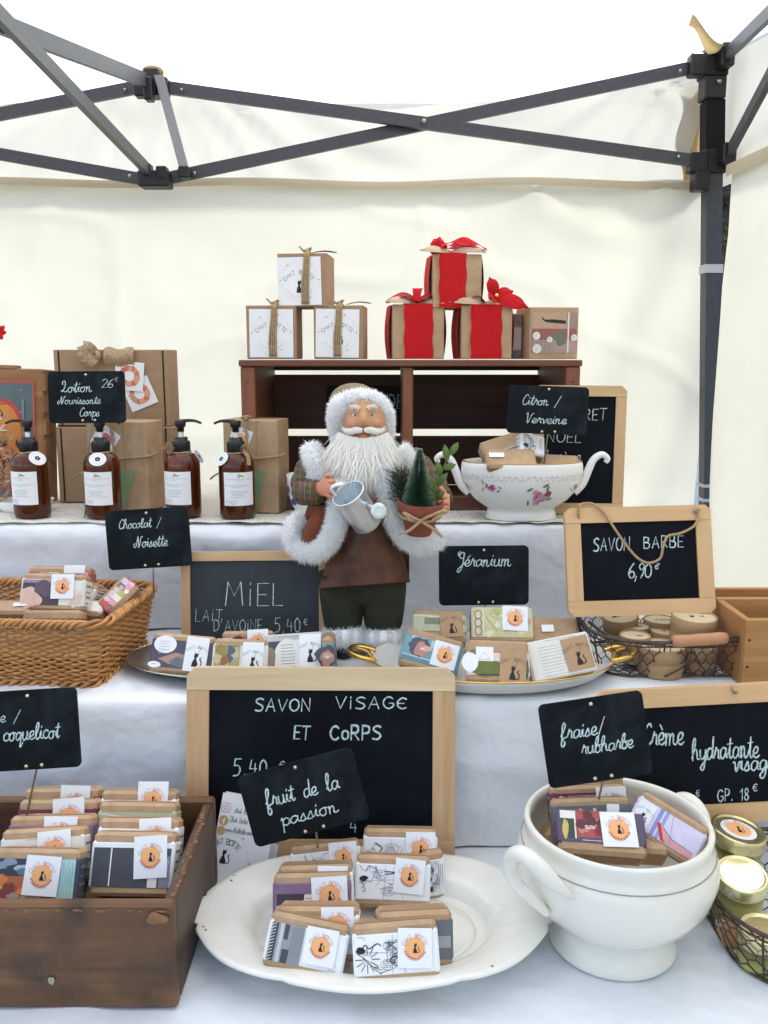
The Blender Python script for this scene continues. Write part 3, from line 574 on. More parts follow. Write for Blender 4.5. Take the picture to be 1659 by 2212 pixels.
def art(m, kind, W, z0, z1, y, rg):
    x0, x1 = -W/2, W/2; h = z1-z0; X = lambda u: x0+u*W; Z = lambda v: z0+v*h
    if kind == 'comic':
        for u in (rg.uniform(.3, .45), rg.uniform(.6, .8)): m.stroke([(X(u), z0+.001), (X(u+rg.uniform(-.05, .05)), z1-.001)], .0004, y, GREYINK)
        v = rg.uniform(.4, .6); m.stroke([(X(0), Z(v)), (X(.6), Z(v+rg.uniform(-.1, .1)))], .0004, y, GREYINK)
        for k in range(9):
            p = Vector((X(rg.uniform(.03, .55)), Z(rg.uniform(.1, .9)), 0)); pts = [p]
            for j in range(4): p = p+Vector((rg.gauss(0, .005), rg.gauss(0, .005), 0)); p.x = max(x0+.002, min(X(.62), p.x)); p.y = max(z0+.002, min(z1-.002, p.y)); pts.append(p)
            m.stroke([(q.x, q.y) for q in catmull(pts, 4)], rg.choice((.0004, .0005, .0009)), y-.0001, rg.choice((INK, GREYINK, GREYINK)))
        for k in range(2):
            cx, cz = X(rg.uniform(.30, .5)), Z(.25+.45*k); a = .10*W; b = .13*h
            m.stroke([(cx+a*math.cos(q*.42), cz+b*math.sin(q*.42)) for q in range(16)], .0004, y-.0001, GREYINK); lines(m, cx-a*.7, cz+b*.5, a*1.3, 4, b*.33, y-.0001, INK, rg, .0005)
        blob(m, X(rg.uniform(.05, .2)), Z(rg.uniform(.2, .7)), .004, .003, y-.0001, INK, rg); lines(m, Z(.3), X(.93), h*.6, 3, .0022, y-.0001, INK, rg, .0006, True)
    elif kind == 'boom':
        art(m, 'comic', W, z0, z1, y, rg)
        text(m, 'ZANG', X(.36), Z(.90), .0075, y-.0003, INK, 'p', roll=-76, pen=.15, gap=4)
        for k in range(12): a = k*.52; m.stroke([(X(.14)+.004*math.cos(a), Z(.4)+.004*math.sin(a)), (X(.14)+.011*math.cos(a), Z(.4)+.011*math.sin(a))], .0009, y-.0003, INK)
    elif kind == 'photo':
        m.rect(X(0), z0, X(.45), z1, y, pc((.28, .29, .31))); m.rect(X(.02), z0, X(.09), z1, y-.0001, pc((.05, .05, .06)))
        for k in range(12): m.stroke([(X(.01), Z(k/12)), (X(.06), Z(k/12+.06))], .0008, y-.0002, OFFW)
        m.rect(X(.12), z0, X(.17), z1, y-.0002, pc((.5, .52, .54))); m.rect(X(.19), z0, X(.28), Z(.35), y-.0002, pc((.06, .06, .07))); m.rect(X(.18), Z(.6), X(.24), z1, y-.0002, pc((.07, .07, .08)))
        for k in range(5): m.stroke([(X(.28+.03*k), Z(.05)), (X(.30+.03*k), Z(.95))], .0005, y-.0003, pc((.14, .14, .15)))
        lines(m, X(.84), Z(.25), W*.12, 6, .0022, y, GREYINK, rg)
    elif kind == 'fire':
        m.rect(X(.0), Z(.58), X(.62), z1, y, pc((.035, .045, .07))); m.rect(X(.0), z0, X(.62), Z(.58), y, pc((.42, .12, .04))); m.rect(X(.80), z0, X(1), z1, y, pc((.38, .58, .55))); lines(m, Z(.03), X(.97), h*.92, 7, .0022, y-.0001, pc((.12, .25, .25)), rg, .0006, True)
        for k in range(7): blob(m, X(rg.uniform(.05, .55)), Z(rg.uniform(.66, .92)), .007, .0035, y-.0001-.00002*k, pc(rg.choice([(.12, .16, .22), (.22, .28, .34), (.4, .45, .5)])), rg)
        for k in range(12): blob(m, X(rg.uniform(.03, .55)), Z(rg.uniform(.08, .5)), .006, .005, y-.0002-.00002*k, pc(rg.choice([(.75, .45, .12), (.5, .08, .04), (.85, .62, .25), (.22, .05, .04), (.62, .2, .05)])), rg)
        for k in range(6): blob(m, X(rg.uniform(.2, .6)), Z(rg.uniform(.02, .12)), .006, .003, y-.0005-.00002*k, pc(rg.choice([(.3, .26, .24), (.16, .13, .13)])), rg)
    elif kind == 'slate':
        m.rect(X(0), z0, X(1), Z(.88), y, pc((.065, .065, .078))); m.rect(X(.22), z0+.001, X(.236), Z(.88), y-.0001, WHITE); m.rect(X(.86), z0, X(1), Z(.7), y-.0001, pc((.22, .22, .27))); m.rect(X(.72), z0, X(.84), Z(.24), y-.0002, OFFW); blob(m, X(.93), Z(.5), .004, .008, y-.0003, pc((.4, .4, .44)), rg)
    elif kind == 'plum':
        m.rect(X(0), z0, X(.62), Z(.92), y, pc((.075, .050, .075))); m.rect(X(.0), Z(.86), X(.5), Z(.98), y-.0001, pc((.34, .22, .32)))
        blob(m, X(.1), Z(.3), .011, .014, y-.0002, pc((.68, .45, .36)), rg, 16, .15); blob(m, X(.22), Z(.18), .008, .008, y-.00025, pc((.68, .45, .36)), rg); blob(m, X(.35), Z(.65), .012, .010, y-.0002, pc((.12, .08, .11)), rg)
        blob(m, X(.9), Z(.25), .010, .011, y-.0002, pc((.72, .60, .52)), rg)
        for k in range(6): m.stroke([(X(.8+.03*k), Z(.05)), (X(.86+.03*k), Z(.45))], .0004, y-.0003, pc((.2, .12, .1)))
    elif kind == 'woman':
        m.rect(X(0), Z(.2), X(1), z1, y, pc((.17, .33, .38))); m.rect(X(0), Z(.05), X(1), Z(.18), y-.0001, pc((.12, .26, .34)))
        for k in range(4): m.rect(X(.1+.18*k), Z(.68), X(.2+.18*k), Z(.97), y-.0001, pc((.40, .55, .55)))
        blob(m, X(.27), Z(.60), .013, .0125, y-.0003, pc((.10, .09, .11)), rg, 18, .15); blob(m, X(.30), Z(.50), .008, .0095, y-.0004, pc((.46, .24, .19)), rg); blob(m, X(.42), Z(.60), .006, .004, y-.0005, pc((.62, .38, .32)), rg); blob(m, X(.33), Z(.55), .003, .0015, y-.0006, OFFW, rg)
        m.rect(X(.0), Z(.18), X(.52), Z(.21), y-.0002, OFFW)
    elif kind == 'olive':
        m.rect(X(0), z0, X(1), z1, y, pc((.72, .55, .53))); blob(m, X(.30), Z(.32), .024, .010, y-.0001, pc((.13, .16, .04)), rg, 18, .08); blob(m, X(.02), Z(.55), .010, .012, y-.0002, WHITE, rg, 18, .06); blob(m, X(.1), Z(.85), .010, .007, y-.0001, pc((.15, .18, .05)), rg); m.rect(X(.16), z0, X(1), Z(.04), y-.0002, INK); blob(m, X(.97), Z(.3), .004, .012, y-.0001, pc((.06, .11, .05)), rg)
        m.rect(X(.12), Z(.62), X(.42), Z(1.25), y-.0004, WHITE); m.stroke([(X(.17), Z(.72)), (X(.27), Z(1.0)), (X(.37), Z(.72))], .0004, y-.0006, GREYINK); lines(m, X(.16), Z(.69), W*.22, 1, .002, y-.0006, GREYINK, rg)
    elif kind == 'map':
        m.rect(X(0), z0, X(1), z1, y, pc((.55, .52, .30)))
        for k in range(3): m.disc(X(.08), Z(.2+.28*k), .005, .0065, y-.0001, pc((.30, .13, .07))); m.disc(X(.08), Z(.2+.28*k), .0036, .005, y-.0002, pc((.62, .55, .45))); m.stroke([(X(.17), z0), (X(.17), z1)], .0012, y-.0001, OFFW)
        for k in range(10): blob(m, X(rg.uniform(.25, .95)), Z(rg.uniform(.1, .9)), .006, .005, y-.0002-.00002*k, pc(rg.choice([(.45, .46, .18), (.68, .66, .42), (.30, .33, .16), (.6, .3, .18), (.75, .72, .62)])), rg)
        for k in range(7): m.stroke([(X(rg.uniform(.2, .5)), Z(rg.random())), (X(rg.uniform(.2, .6)), Z(rg.random()))], .0006, y-.0005, pc((.12, .10, .06)))
    elif kind == 'news':
        m.rect(X(0), z0, X(1), z1, y, OFFW); lines(m, X(.16), Z(.82), W*.42, 10, h*.085, y-.0001, GREYINK, rg, .0006); lines(m, X(.3), Z(.97), W*.65, 1, .002, y-.0001, GREYINK, rg, .0006)
    elif kind == 'pastel':
        m.rect(X(0), z0, X(1), z1, y, pc((.66, .60, .74))); m.rect(X(.30), z0, X(.36), z1, y-.0001, pc((.24, .27, .55))); m.rect(X(.39), z0, X(.44), z1, y-.0001, pc((.30, .34, .62)))
        m.poly([(X(.40), Z(.45)), (X(.45), Z(.48)), (X(.60), Z(.22)), (X(.96), Z(.18)), (X(.98), z0), (X(.55), Z(.04))], y-.0002, pc((.68, .33, .32)))
        m.poly([(X(.33), Z(.52)), (X(.38), Z(.55)), (X(.52), Z(.1)), (X(.56), Z(.02)), (X(.48), Z(.04))], y-.0003, pc((.55, .04, .03))); m.stroke([(X(.45), Z(.46)), (X(.62), Z(.26)), (X(.96), Z(.22))], .0005, y-.0004, INK); m.stroke([(X(.50), z1), (X(.62), z0)], .0004, y-.0004, GREYINK)
    elif kind == 'red':
        m.rect(X(0), z0, X(1), z1, y, pc((.10, .075, .13))); m.rect(X(.20), Z(.15), X(.62), z1, y-.0001, pc((.38, .08, .07))); m.rect(X(.02), Z(.1), X(.17), Z(.75), y-.0001, pc((.05, .06, .045))); m.rect(X(.17), Z(.1), X(.19), Z(.98), y-.0002, OFFW); m.rect(X(0), Z(.72), X(.17), Z(.97), y-.0002, OFFW)
        for k in range(9): blob(m, X(rg.uniform(.24, .6)), Z(rg.uniform(.2, .95)), .005, .005, y-.0002-.00002*k, pc(rg.choice([(.50, .14, .10), (.22, .03, .04), (.58, .22, .15), (.12, .03, .04)])), rg)
        blob(m, X(.06), Z(.4), .003, .009, y-.0003, pc((.55, .42, .12)), rg); text(m, 'noe', X(.30), Z(.42), .006, y-.0006, OFFW, 'c', pen=.12); lines(m, X(.26), Z(.06), W*.36, 1, .002, y-.0003, OFFW, rg, .0008)
    elif kind == 'night':
        m.rect(X(0), z0, X(1), z1, y, pc((.085, .075, .11))); m.poly([(X(.1), Z(.28)), (X(.4), Z(.55)), (X(.62), Z(.45)), (X(.62), Z(.2)), (X(.3), Z(.12))], y-.0001, pc((.40, .25, .18))); blob(m, X(.45), Z(.2), .010, .006, y-.0002, pc((.15, .15, .18)), rg)
        m.disc(X(.20), Z(.82), .014, .011, y-.0003, WHITE); lines(m, X(.10), Z(.92), W*.2, 4, .0032, y-.0005, GREYINK, rg); m.poly([(X(.17), Z(.62)), (X(.22), Z(.64)), (X(.10), Z(.45))], y-.0003, WHITE); m.disc(X(.06), Z(.06), .008, .004, y-.0003, WHITE); lines(m, X(.02), Z(.08), W*.1, 1, .002, y-.0005, GREYINK, rg)
    elif kind == 'bubble':
        m.rect(X(0), z0, X(1), Z(.85), y, pc((.07, .07, .085))); m.disc(X(.36), Z(.40), .017, .024, y-.0002, OFFW, 28); m.rect(X(.34), z0+.0005, X(.6), Z(.86), y-.00025, OFFW)
        lines(m, X(.24), Z(.74), W*.30, 10, .0038, y-.0004, INK, rg, .0007); blob(m, X(.06), Z(.42), .005, .012, y-.0003, pc((.26, .19, .14)), rg); lines(m, X(.2), Z(.95), W*.45, 1, .002, y, GREYINK, rg, .0007)
    elif kind == 'gold':
        m.rect(X(0), z0, X(.5), z1, y, pc((.42, .36, .20))); m.rect(X(.5), z0, X(1), z1, y, OFFW); m.stroke([(X(0), Z(.92)), (X(.5), Z(.97))], .001, y-.0001, INK)
        for k in range(11): blob(m, X(rg.uniform(.06, .44)), Z(rg.uniform(.15, .8)), .005, .006, y-.0001-.00002*k, pc(rg.choice([(.12, .10, .05), (.35, .14, .05), (.55, .48, .28), (.10, .12, .16), (.30, .24, .08)])), rg)
    elif kind == 'grey':
        m.rect(X(0), z0, X(1), z1, y, pc((.13, .14, .16))); m.rect(X(.0), Z(.3), X(1), Z(.6), y-.0001, pc((.30, .32, .33)))
        for k in range(4): m.rect(X(.1+.2*k), Z(.2), X(.14+.2*k), Z(.9), y-.0002, OFFW)
    elif kind == 'wine':
        m.rect(X(0), z0, X(1), z1, y, pc((.16, .03, .06))); blob(m, X(.1), Z(.8), .004, .003, y-.0001, OFFW, rg); lines(m, X(.2), Z(.9), W*.5, 2, .003, y-.0001, OFFW, rg)
    elif kind == 'mauve':
        m.rect(X(0), z0, X(1), Z(.93), y, pc((.22, .13, .22))); m.rect(X(.02), z0, X(.4), Z(.72), y-.0001, pc((.05, .045, .06))); m.poly([(X(.36), z0), (X(.40), Z(.7)), (X(.66), Z(.72)), (X(.66), z0)], y-.0002, OFFW); lines(m, X(.42), Z(.6), W*.2, 6, .004, y-.0004, INK, rg); blob(m, X(.06), Z(.3), .004, .005, y-.0003, pc((.55, .5, .3)), rg)
    elif kind == 'sweets':
        cs = [(.50, .10, .10), (.62, .30, .32), (.70, .66, .55), (.45, .38, .12), (.13, .17, .13), (.55, .5, .55)]
        for k in range(6): m.rect(X(k/6), z0, X((k+1)/6), z1, y, pc(cs[k]))
        for k in range(14): blob(m, X(rg.random()), Z(rg.uniform(.1, .9)), .003, .004, y-.0001-.00002*k, pc(rg.choice(cs)), rg)
    elif kind == 'scenic':
        m.rect(X(0), z0, X(1), z1, y, pc((.45, .47, .30))); m.rect(X(.2), Z(.4), X(1), Z(.8), y-.0001, pc((.20, .22, .13))); m.stroke([(X(0), Z(.95)), (X(1), Z(.75))], .0016, y-.0002, OFFW); m.rect(X(.55), Z(.6), X(.75), Z(.75), y-.0003, pc((.07, .08, .06)))
BASES = {'comic': WHITE, 'boom': WHITE, 'photo': WHITE, 'news': OFFW, 'gold': OFFW, 'slate': WHITE, 'plum': OFFW}
NS = [0]
SOAPG = 'paper wrapped soap bars'
def soap(label, px, py, w, h, kind='comic', lab='sun', tilt=22, yaw=0, roll=0, z=None, Y=None, T=.028, lu=.70, lv=.56, ls=.40, group=SOAPG, band=(.12, .86), hw=None):
    NS[0] += 1; rg = random.Random(NS[0]*7+1)
    if Y is None:
        lo, hi = .55, 1.8
        for _ in range(40):
            Y = (lo+hi)/2; mx, W, H = frame(px, py, Y, w, h, tilt, yaw, roll)
            if mx.translation.z > z: lo = Y
            else: hi = Y
    mx, W, H = frame(px, py, Y, w, h, tilt, yaw, roll)
    t = thing('soap_bar', label, 'soap', mx, group)
    m = M(); m.box((0, 0, H/2), (W*.985, T, H), KRAFT, .0035)
    # folded kraft flaps at the two open ends of the wrapping
    for zz in (-.0004, H+.0004): m.poly([(0, 0)]*0+[(-W*.42, 0), (W*.42, 0)], 0, KRAFT) if False else m.add([(-W*.47, -T*.30, zz), (W*.47, -T*.30, zz), (W*.36, T*.28, zz), (-W*.36, T*.28, zz)], [(0, 1, 2, 3)], KRAFT2)
    m.build('wrapper', t)
    y = -T/2
    if kind != 'kraft':
        m = M(); z0, z1 = band[0]*H, band[1]*H; base = BASES.get(kind) or pc({'fire': (.06, .07, .1), 'plum': (.1, .07, .1), 'woman': (.17, .33, .38), 'olive': (.72, .55, .53), 'map': (.6, .58, .4), 'pastel': (.66, .6, .74), 'red': (.1, .075, .13), 'night': (.085, .075, .11), 'bubble': (.5, .5, .48), 'grey': (.13, .14, .16), 'wine': (.16, .03, .06), 'mauve': (.22, .13, .22), 'sweets': (.5, .1, .1), 'scenic': (.45, .47, .3)}[kind])
        k = 6; m.box((0, 0, (z0+z1)/2), (W+.0006, T+.0012, z1-z0), base, .0022)
        art(m, kind, W-.005, z0+.0015, z1-.0015, y-.0009, rg)
        for sx in (-1, 1):  # print that runs round the ends
            for q in range(4):
                zz = z0+(z1-z0)*(.15+.2*q); m.add([(sx*(W/2+.0006), -T*.3, zz), (sx*(W/2+.0006), T*.3, zz), (sx*(W/2+.0006), T*.3, zz+.0012*(1+q % 2)), (sx*(W/2+.0006), -T*.3, zz+.0012*(1+q % 2))], [(0, 1, 2, 3)], GREYINK)
        m.build('paper_band', t)
    if lab:
        m = M(); s = ls*W; yy = y-.0022; m.T = Matrix.Translation(((lu-.5)*W+rg.uniform(-.0008, .0008), 0, lv*H)) @ Matrix.Rotation(R(rg.uniform(-4.5, 4.5)), 4, 'Y'); cx = cz = 0
        if lab == 'sun': sunlabel(m, cx, cz, s, yy, max(s*1.0, min(.66*H, s*1.35)))
        elif lab == 'cat': catlabel(m, cx, cz, s, yy, min(.86*H, s*1.5))
        elif lab == 'brown': catlabel(m, cx, cz, s, yy, min(.80*H, s*1.35), mat('brown_label', (.42, .27, .15), .75, var=.06, vs=80), INK)
        elif lab == 'white': m.rect(cx-s/2, cz-H*.12, cx+s/2, cz+H*.12, yy, WHITE)
        m.build('label', t)
    return t
zp = Z0+.021; G1 = 'soap bars on the oval ironstone platter'
soap('soap with grey photo print on the left, front left on the oval platter', 664, 2038, 172, 122, 'photo', 'sun', 24, 0, 11, z=zp, group=G1, lu=.68)
soap('soap with bold black ink comic print, front right on the oval platter', 855, 2050, 182, 130, 'boom', 'sun', 24, 0, -4, z=zp, group=G1, lu=.73)
soap('soap peeking out right of the bold comic one, half hidden on platter', 893, 2021, 160, 122, 'grey', None, 18, 8, 2, z=zp, group=G1)
soap('soap squeezed behind the grey photo print soap on the platter', 690, 2010, 174, 118, 'photo', 'sun', 20, 0, 0, z=zp, group=G1, lu=.74, lv=.68)
soap('soap with mauve and black print, middle left of the oval platter', 676, 1940, 166, 118, 'mauve', 'sun', 22, 0, -1, z=zp, group=G1, lu=.74, lv=.60, ls=.46)
soap('soap right behind the mauve print one on the oval platter', 684, 1922, 160, 118, 'comic', 'sun', 20, 0, -2, z=zp, group=G1, lu=.72, lv=.66)
soap('soap with fine line comic print, middle right of the oval platter', 848, 1900, 160, 112, 'comic', 'sun', 24, 0, 2, z=zp, group=G1, lu=.73, lv=.62)
soap('upright soap at the right edge behind the fine line comic soap', 930, 1886, 44, 112, 'comic', None, 14, 20, 2, Y=.880, group=G1)
soap('pale comic soap at the back right of the oval platter', 864, 1842, 158, 112, 'comic', 'sun', 22, 0, 1, z=zp, group=G1, lu=.78, lv=.62)
soap('tilted pale soap pierced by the fruit de la passion stake', 706, 1868, 150, 100, 'comic', 'sun', 24, 0, -6, z=zp, group=G1, lu=.76, lv=.66)
zc = .838; G2 = 'soap bars in the dark wooden crate'
soap('soap with dark smoke and fire print, front left in the dark crate', 84, 1895, 186, 130, 'fire', 'sun', 26, 0, 1, z=zc, group=G2, lu=.60)
soap('cream soap directly behind the fire print soap in the dark crate', 100, 1850, 178, 128, 'news', 'sun', 26, 0, -3, z=zc, group=G2, lu=.66, lv=.62)
soap('soap with mauve edge, third of the left row in the dark crate', 116, 1822, 178, 126, 'mauve', 'sun', 24, 0, -1, z=zc, group=G2, lu=.62, lv=.66)
soap('wine coloured soap, fourth of the left row in the dark crate', 130, 1788, 168, 126, 'wine', 'sun', 24, 0, -.5, z=zc, group=G2, lu=.66, lv=.70)
soap('wine coloured soap at the very back of the left row in the crate', 137, 1762, 158, 124, 'wine', 'sun', 22, 0, -1, z=zc, group=G2, lu=.70, lv=.72)
soap('charcoal grey soap with white stripe, front right in the dark crate', 293, 1864, 176, 138, 'slate', 'sun', 27, 0, 1, z=zc, group=G2, lu=.72, lv=.62)
soap('soap just behind the charcoal striped one in the dark crate', 303, 1832, 172, 134, 'comic', 'sun', 25, 0, .5, z=zc, group=G2, lu=.72, lv=.68)
soap('soap with green landscape band in the right row of the crate', 300, 1794, 166, 126, 'scenic', None, 24, 0, 1, z=zc, group=G2)
soap('soap at the very back of the right row in the dark crate', 303, 1766, 162, 122, 'comic', 'sun', 22, 0, .5, z=zc, group=G2, lu=.70, lv=.84)
for lb, cx, cy in (('kraft wrapped soap lying flat under the right row in the crate', 330, 1945), ('kraft wrapped soap lying flat under the left row in the crate', 175, 1950)):
    t = soap(lb, cx, cy, 175, 120, 'kraft', None, 84, 0, 0, z=.812, group=G2, T=.024)
# footed tureen
G3 = 'soap bars in the footed tureen'
soap('soap with red portrait print lying in front in the footed tureen', 1294, 1808, 186, 96, 'red', 'sun', 50, 0, 4, Y=.790, group=G3, lu=.70, lv=.56, ls=.40, band=(.20, .98))
soap('grey banded soap standing behind the red print one in the tureen', 1276, 1768, 166, 92, 'grey', 'white', 26, 0, -2, Y=.815, group=G3, lu=.76, lv=.72, ls=.16)
soap('wine banded soap with cat label under the fraise sign in the tureen', 1268, 1740, 160, 92, 'wine', 'cat', 24, 0, -2, Y=.845, group=G3, lu=.78, lv=.52)
soap('bare kraft soap hidden furthest back in the tureen', 1268, 1712, 152, 80, 'kraft', None, 20, 0, -3, Y=.872, group=G3)
soap('lavender soap with pink legs print leaning right in the tureen', 1438, 1790, 150, 96, 'pastel', 'cat', 30, -12, 27, Y=.800, group=G3, lu=.15, lv=.5, ls=.24)
soap('kraft corner of a soap at the left wall of the tureen', 1190, 1806, 50, 40, 'kraft', None, 40, 30, -30, Y=.835, group=G3)
soap('kraft soap lowest in the tureen between red and lavender bars', 1398, 1838, 80, 36, 'kraft', None, 60, 0, 5, Y=.790, group=G3)
# gold handled platter
G4 = 'soap bars on the gold handled platter'; zg = Z1+.013
soap('soap with dark green print and kraft label, back left on the gold handled platter', 948, 1360, 116, 66, 'scenic', 'brown', 40, 0, 2, z=zg+.012, group=G4, lu=.72, lv=.50, ls=.42, band=(.25, .85), T=.034)
soap('soap with olive illustrated print, back middle on the gold handled platter', 1082, 1355, 130, 76, 'map', 'sun', 34, 0, 1, z=zg+.014, group=G4, lu=.72, lv=.66, ls=.42, band=(.10, .98))
soap('plain kraft soap with small stamp, back right on the gold handled platter', 1193, 1372, 108, 62, 'kraft', 'white', 44, 0, 2, z=zg+.006, group=G4, lu=.38, lv=.55, ls=.24)
soap('blue soap with portrait print tilted at the left on the gold handled platter', 930, 1414, 128, 82, 'woman', 'sun', 30, 0, 16, z=zg, group=G4, lu=.74, lv=.52, ls=.42)
soap('pink and olive soap with kraft label, front middle on the gold handled platter', 1073, 1434, 134, 92, 'olive', 'brown', 32, 0, 2, z=zg, group=G4, lu=.74, lv=.36, ls=.42, band=(.14, .72))
soap('newsprint soap with kraft label tilted up at the right on the gold handled platter', 1207, 1423, 138, 88, 'news', 'brown', 30, 0, -11, z=zg, group=G4, lu=.76, lv=.50, ls=.42, band=(.02, .99))
# grey plate
G5 = 'soap bars on the dark oval plate'; zs = Z1+.012
soap('dark comic soap with speech bubbles, left on the dark oval plate', 399, 1416, 136, 86, 'night', 'cat', 26, 0, 5, z=zs, group=G5, lu=.72, lv=.52, ls=.36)
soap('soap with golden painting print, middle of the dark oval plate', 522, 1424, 118, 82, 'gold', 'cat', 26, 0, 2, z=zs, group=G5, lu=.74, lv=.50, ls=.38)
soap('soap half hidden behind the golden print one on the dark plate', 538, 1402, 112, 76, 'red', 'sun', 22, 0, -1, z=zs, group=G5, lu=.70, lv=.70)
soap('soap with long speech bubble text, right on the dark oval plate', 640, 1416, 122, 92, 'bubble', 'cat', 26, 0, -4, z=zs, group=G5, lu=.76, lv=.56, ls=.38, band=(.02, .99))
soap('slim blue soap on edge at the right end of the dark plate', 712, 1414, 24, 88, 'woman', None, 10, 0, -2, z=zs, group=G5, T=.05)
# wicker basket
G6 = 'soap bars in the wicker basket'; zb = Z1+.05
soap('plum soap with orange sun label standing up in the wicker basket', 122, 1281, 136, 80, 'plum', 'sun', 20, 0, 2, Y=1.10, group=G6, lu=.66, lv=.66, ls=.36)
soap('pale soap behind the plum one in the wicker basket', 134, 1262, 132, 74, 'sweets', 'white', 18, 0, 1, Y=1.14, group=G6, lu=.76, lv=.92, ls=.34)
soap('soap wrapped in red sweets print leaning on the basket rim', 258, 1292, 84, 44, 'sweets', None, 40, 0, -52, Y=1.12, group=G6, T=.024)
soap('kraft soap lying in front of the plum one in the basket', 120, 1331, 128, 24, 'kraft', None, 20, 0, 0, Y=1.085, group=G6)
soap('kraft soap at the left edge of the photo in the basket', 24, 1322, 96, 30, 'kraft', 'white', 50, 0, 0, Y=1.09, group=G6, lu=.8, ls=.3)
soap('small pale soap low behind the kraft one in the basket', 204, 1322, 50, 34, 'news', None, 50, 0, 8, Y=1.11, group=G6)
soap('round cornered pale soap right of the plum one in the basket', 203, 1284, 36, 44, 'news', None, 24, -30, 14, Y=1.13, group=G6)
# flowered tureen
G7 = 'soap bars in the flowered tureen'
soap('kraft soap with white label at the front of the flowered tureen', 1102, 1001, 108, 40, 'kraft', 'white', 50, 0, -1, Y=1.275, group=G7, lu=.2, ls=.30)
soap('kraft soap tilted up at the left in the flowered tureen', 1090, 968, 108, 40, 'scenic', None, 34, 0, -20, Y=1.31, group=G7, band=(.0, .3))
soap('soap in white printed paper at the right in the flowered tureen', 1142, 968, 52, 46, 'comic', None, 30, 20, 14, Y=1.30, group=G7, band=(.02, .98))
soap('kraft soap lying low at the right rim of the flowered tureen', 1205, 1006, 84, 26, 'kraft', None, 50, 0, 4, Y=1.30, group=G7)
# ================================================================ DISHES
IRON = mat('ironstone_glaze', (.76, .75, .68), .07, var=.05, vs=22, spec=.5, sub=.05)
CREAM = mat('cream_glaze', (.76, .735, .65), .07, var=.04, vs=18, spec=.5)
CHIPM = mat('brown_chip', (.22, .13, .07), .8)
PORC = mat('white_porcelain', (.80, .79, .76), .1, spec=.5)
pcn = at(805, 1975, .86); t = thing('serving_platter', 'large scalloped ironstone platter holding ten soap bars', 'platter', (pcn.x, .808, Z0+.002))
def scal(q, i):
    if i < 4: return 1
    s = 1
    for a0 in (R(12), R(-12), R(168), R(192), R(62), R(-62), R(118), R(242)):
        d = math.atan2(math.sin(q-a0), math.cos(q-a0)); s -= .022*math.exp(-(d/.035)**2)
    return s+.010*math.cos(q*8+.3)
prof = [(0, .005), (.075, .005), (.112, .0055), (.119, .008), (.124, .017), (.134, .0225), (.160, .0265), (.176, .0285), (.1795, .0300), (.1805, .0320), (.1790, .0335), (.172, .0330), (.155, .0305), (.136, .0270), (.125, .0225), (.119, .0120), (.112, .0098), (.06, .0092), (0, .0092)]
m = M(); m.lathe(prof, IRON, 120, 1, .645, wob=lambda q, i: scal(q, min(i, 18-i)+0 if i not in (9, 10) else 9)); m.lathe([(.10, 0), (.105, .0), (.106, .010), (.10, .010)], IRON, 60, 1, .645); m.build('dish', t)
rg = random.Random(5)
for k in range(7):
    a = rg.choice([R(150), R(20), R(-25), R(-50), R(200), R(5), R(-60)])+rg.uniform(-.1, .1); r = rg.uniform(.165, .177); m = M(); m.ball((r*math.cos(a), r*.645*math.sin(a), .0330), (.0016, .0012, .0006), CHIPM, 8, 4); m.build('glaze_chip', t)
tx = at(1307, 2046, .81); t = thing('footed_tureen', 'cream footed tureen with lug handles full of soaps at lower right', 'tureen', (.2315, .807, Z0+.0015))
prof = [(0, .012), (.045, .010), (.060, .000), (.0650, .0005), (.0668, .003), (.0660, .007), (.0612, .016), (.0588, .024), (.0605, .029), (.069, .036), (.086, .050), (.098, .068), (.1030, .086), (.103, .098), (.0985, .1085), (.0955, .1135), (.0945, .118), (.0955, .123), (.0962, .1285), (.0940, .1318), (.0905, .1305), (.089, .125), (.090, .116), (.093, .104), (.094, .092), (.088, .072), (.065, .052), (0, .045)]
prof = [(r_, z_*1.02) for r_, z_ in prof]; m = M(); m.lathe(prof, CREAM, 96, .95, .95); m.build('bowl', t)
m = M(); m.tube([(.0940*math.cos(a*.1309), .0940*math.sin(a*.1309), .1107) for a in range(48)], .0006, mat('groove_shade_grey', (.30, .28, .24), .4), 6, True); m.build('groove_line', t)  # groove below the rim drawn as a grey ring, its shade put into the colour
L0 = Vector((.2315, .807, Z0+.0015)); hp = [at(*q)-L0 for q in ((1246, 1942, .735), (1222, 1928, .726), (1190, 1900, .722), (1158, 1866, .727), (1130, 1846, .738), (1108, 1850, .750), (1102, 1880, .754), (1118, 1914, .750), (1148, 1942, .748), (1182, 1972, .752))]
for k in (1, -1):
    pts = catmull([Vector((p.x*k*(1 if k > 0 else .93), p.y*k*(1 if k > 0 else .93), p.z-(0 if k > 0 else .020))) for p in hp], 6); n = len(pts); m = M(); m.tube(pts, [(.0015+.0066*min(1, i/14))*(1-.50*max(0, (i-n*.55)/(n*.45))) for i in range(n)], CREAM, 12); m.build('handle', t)
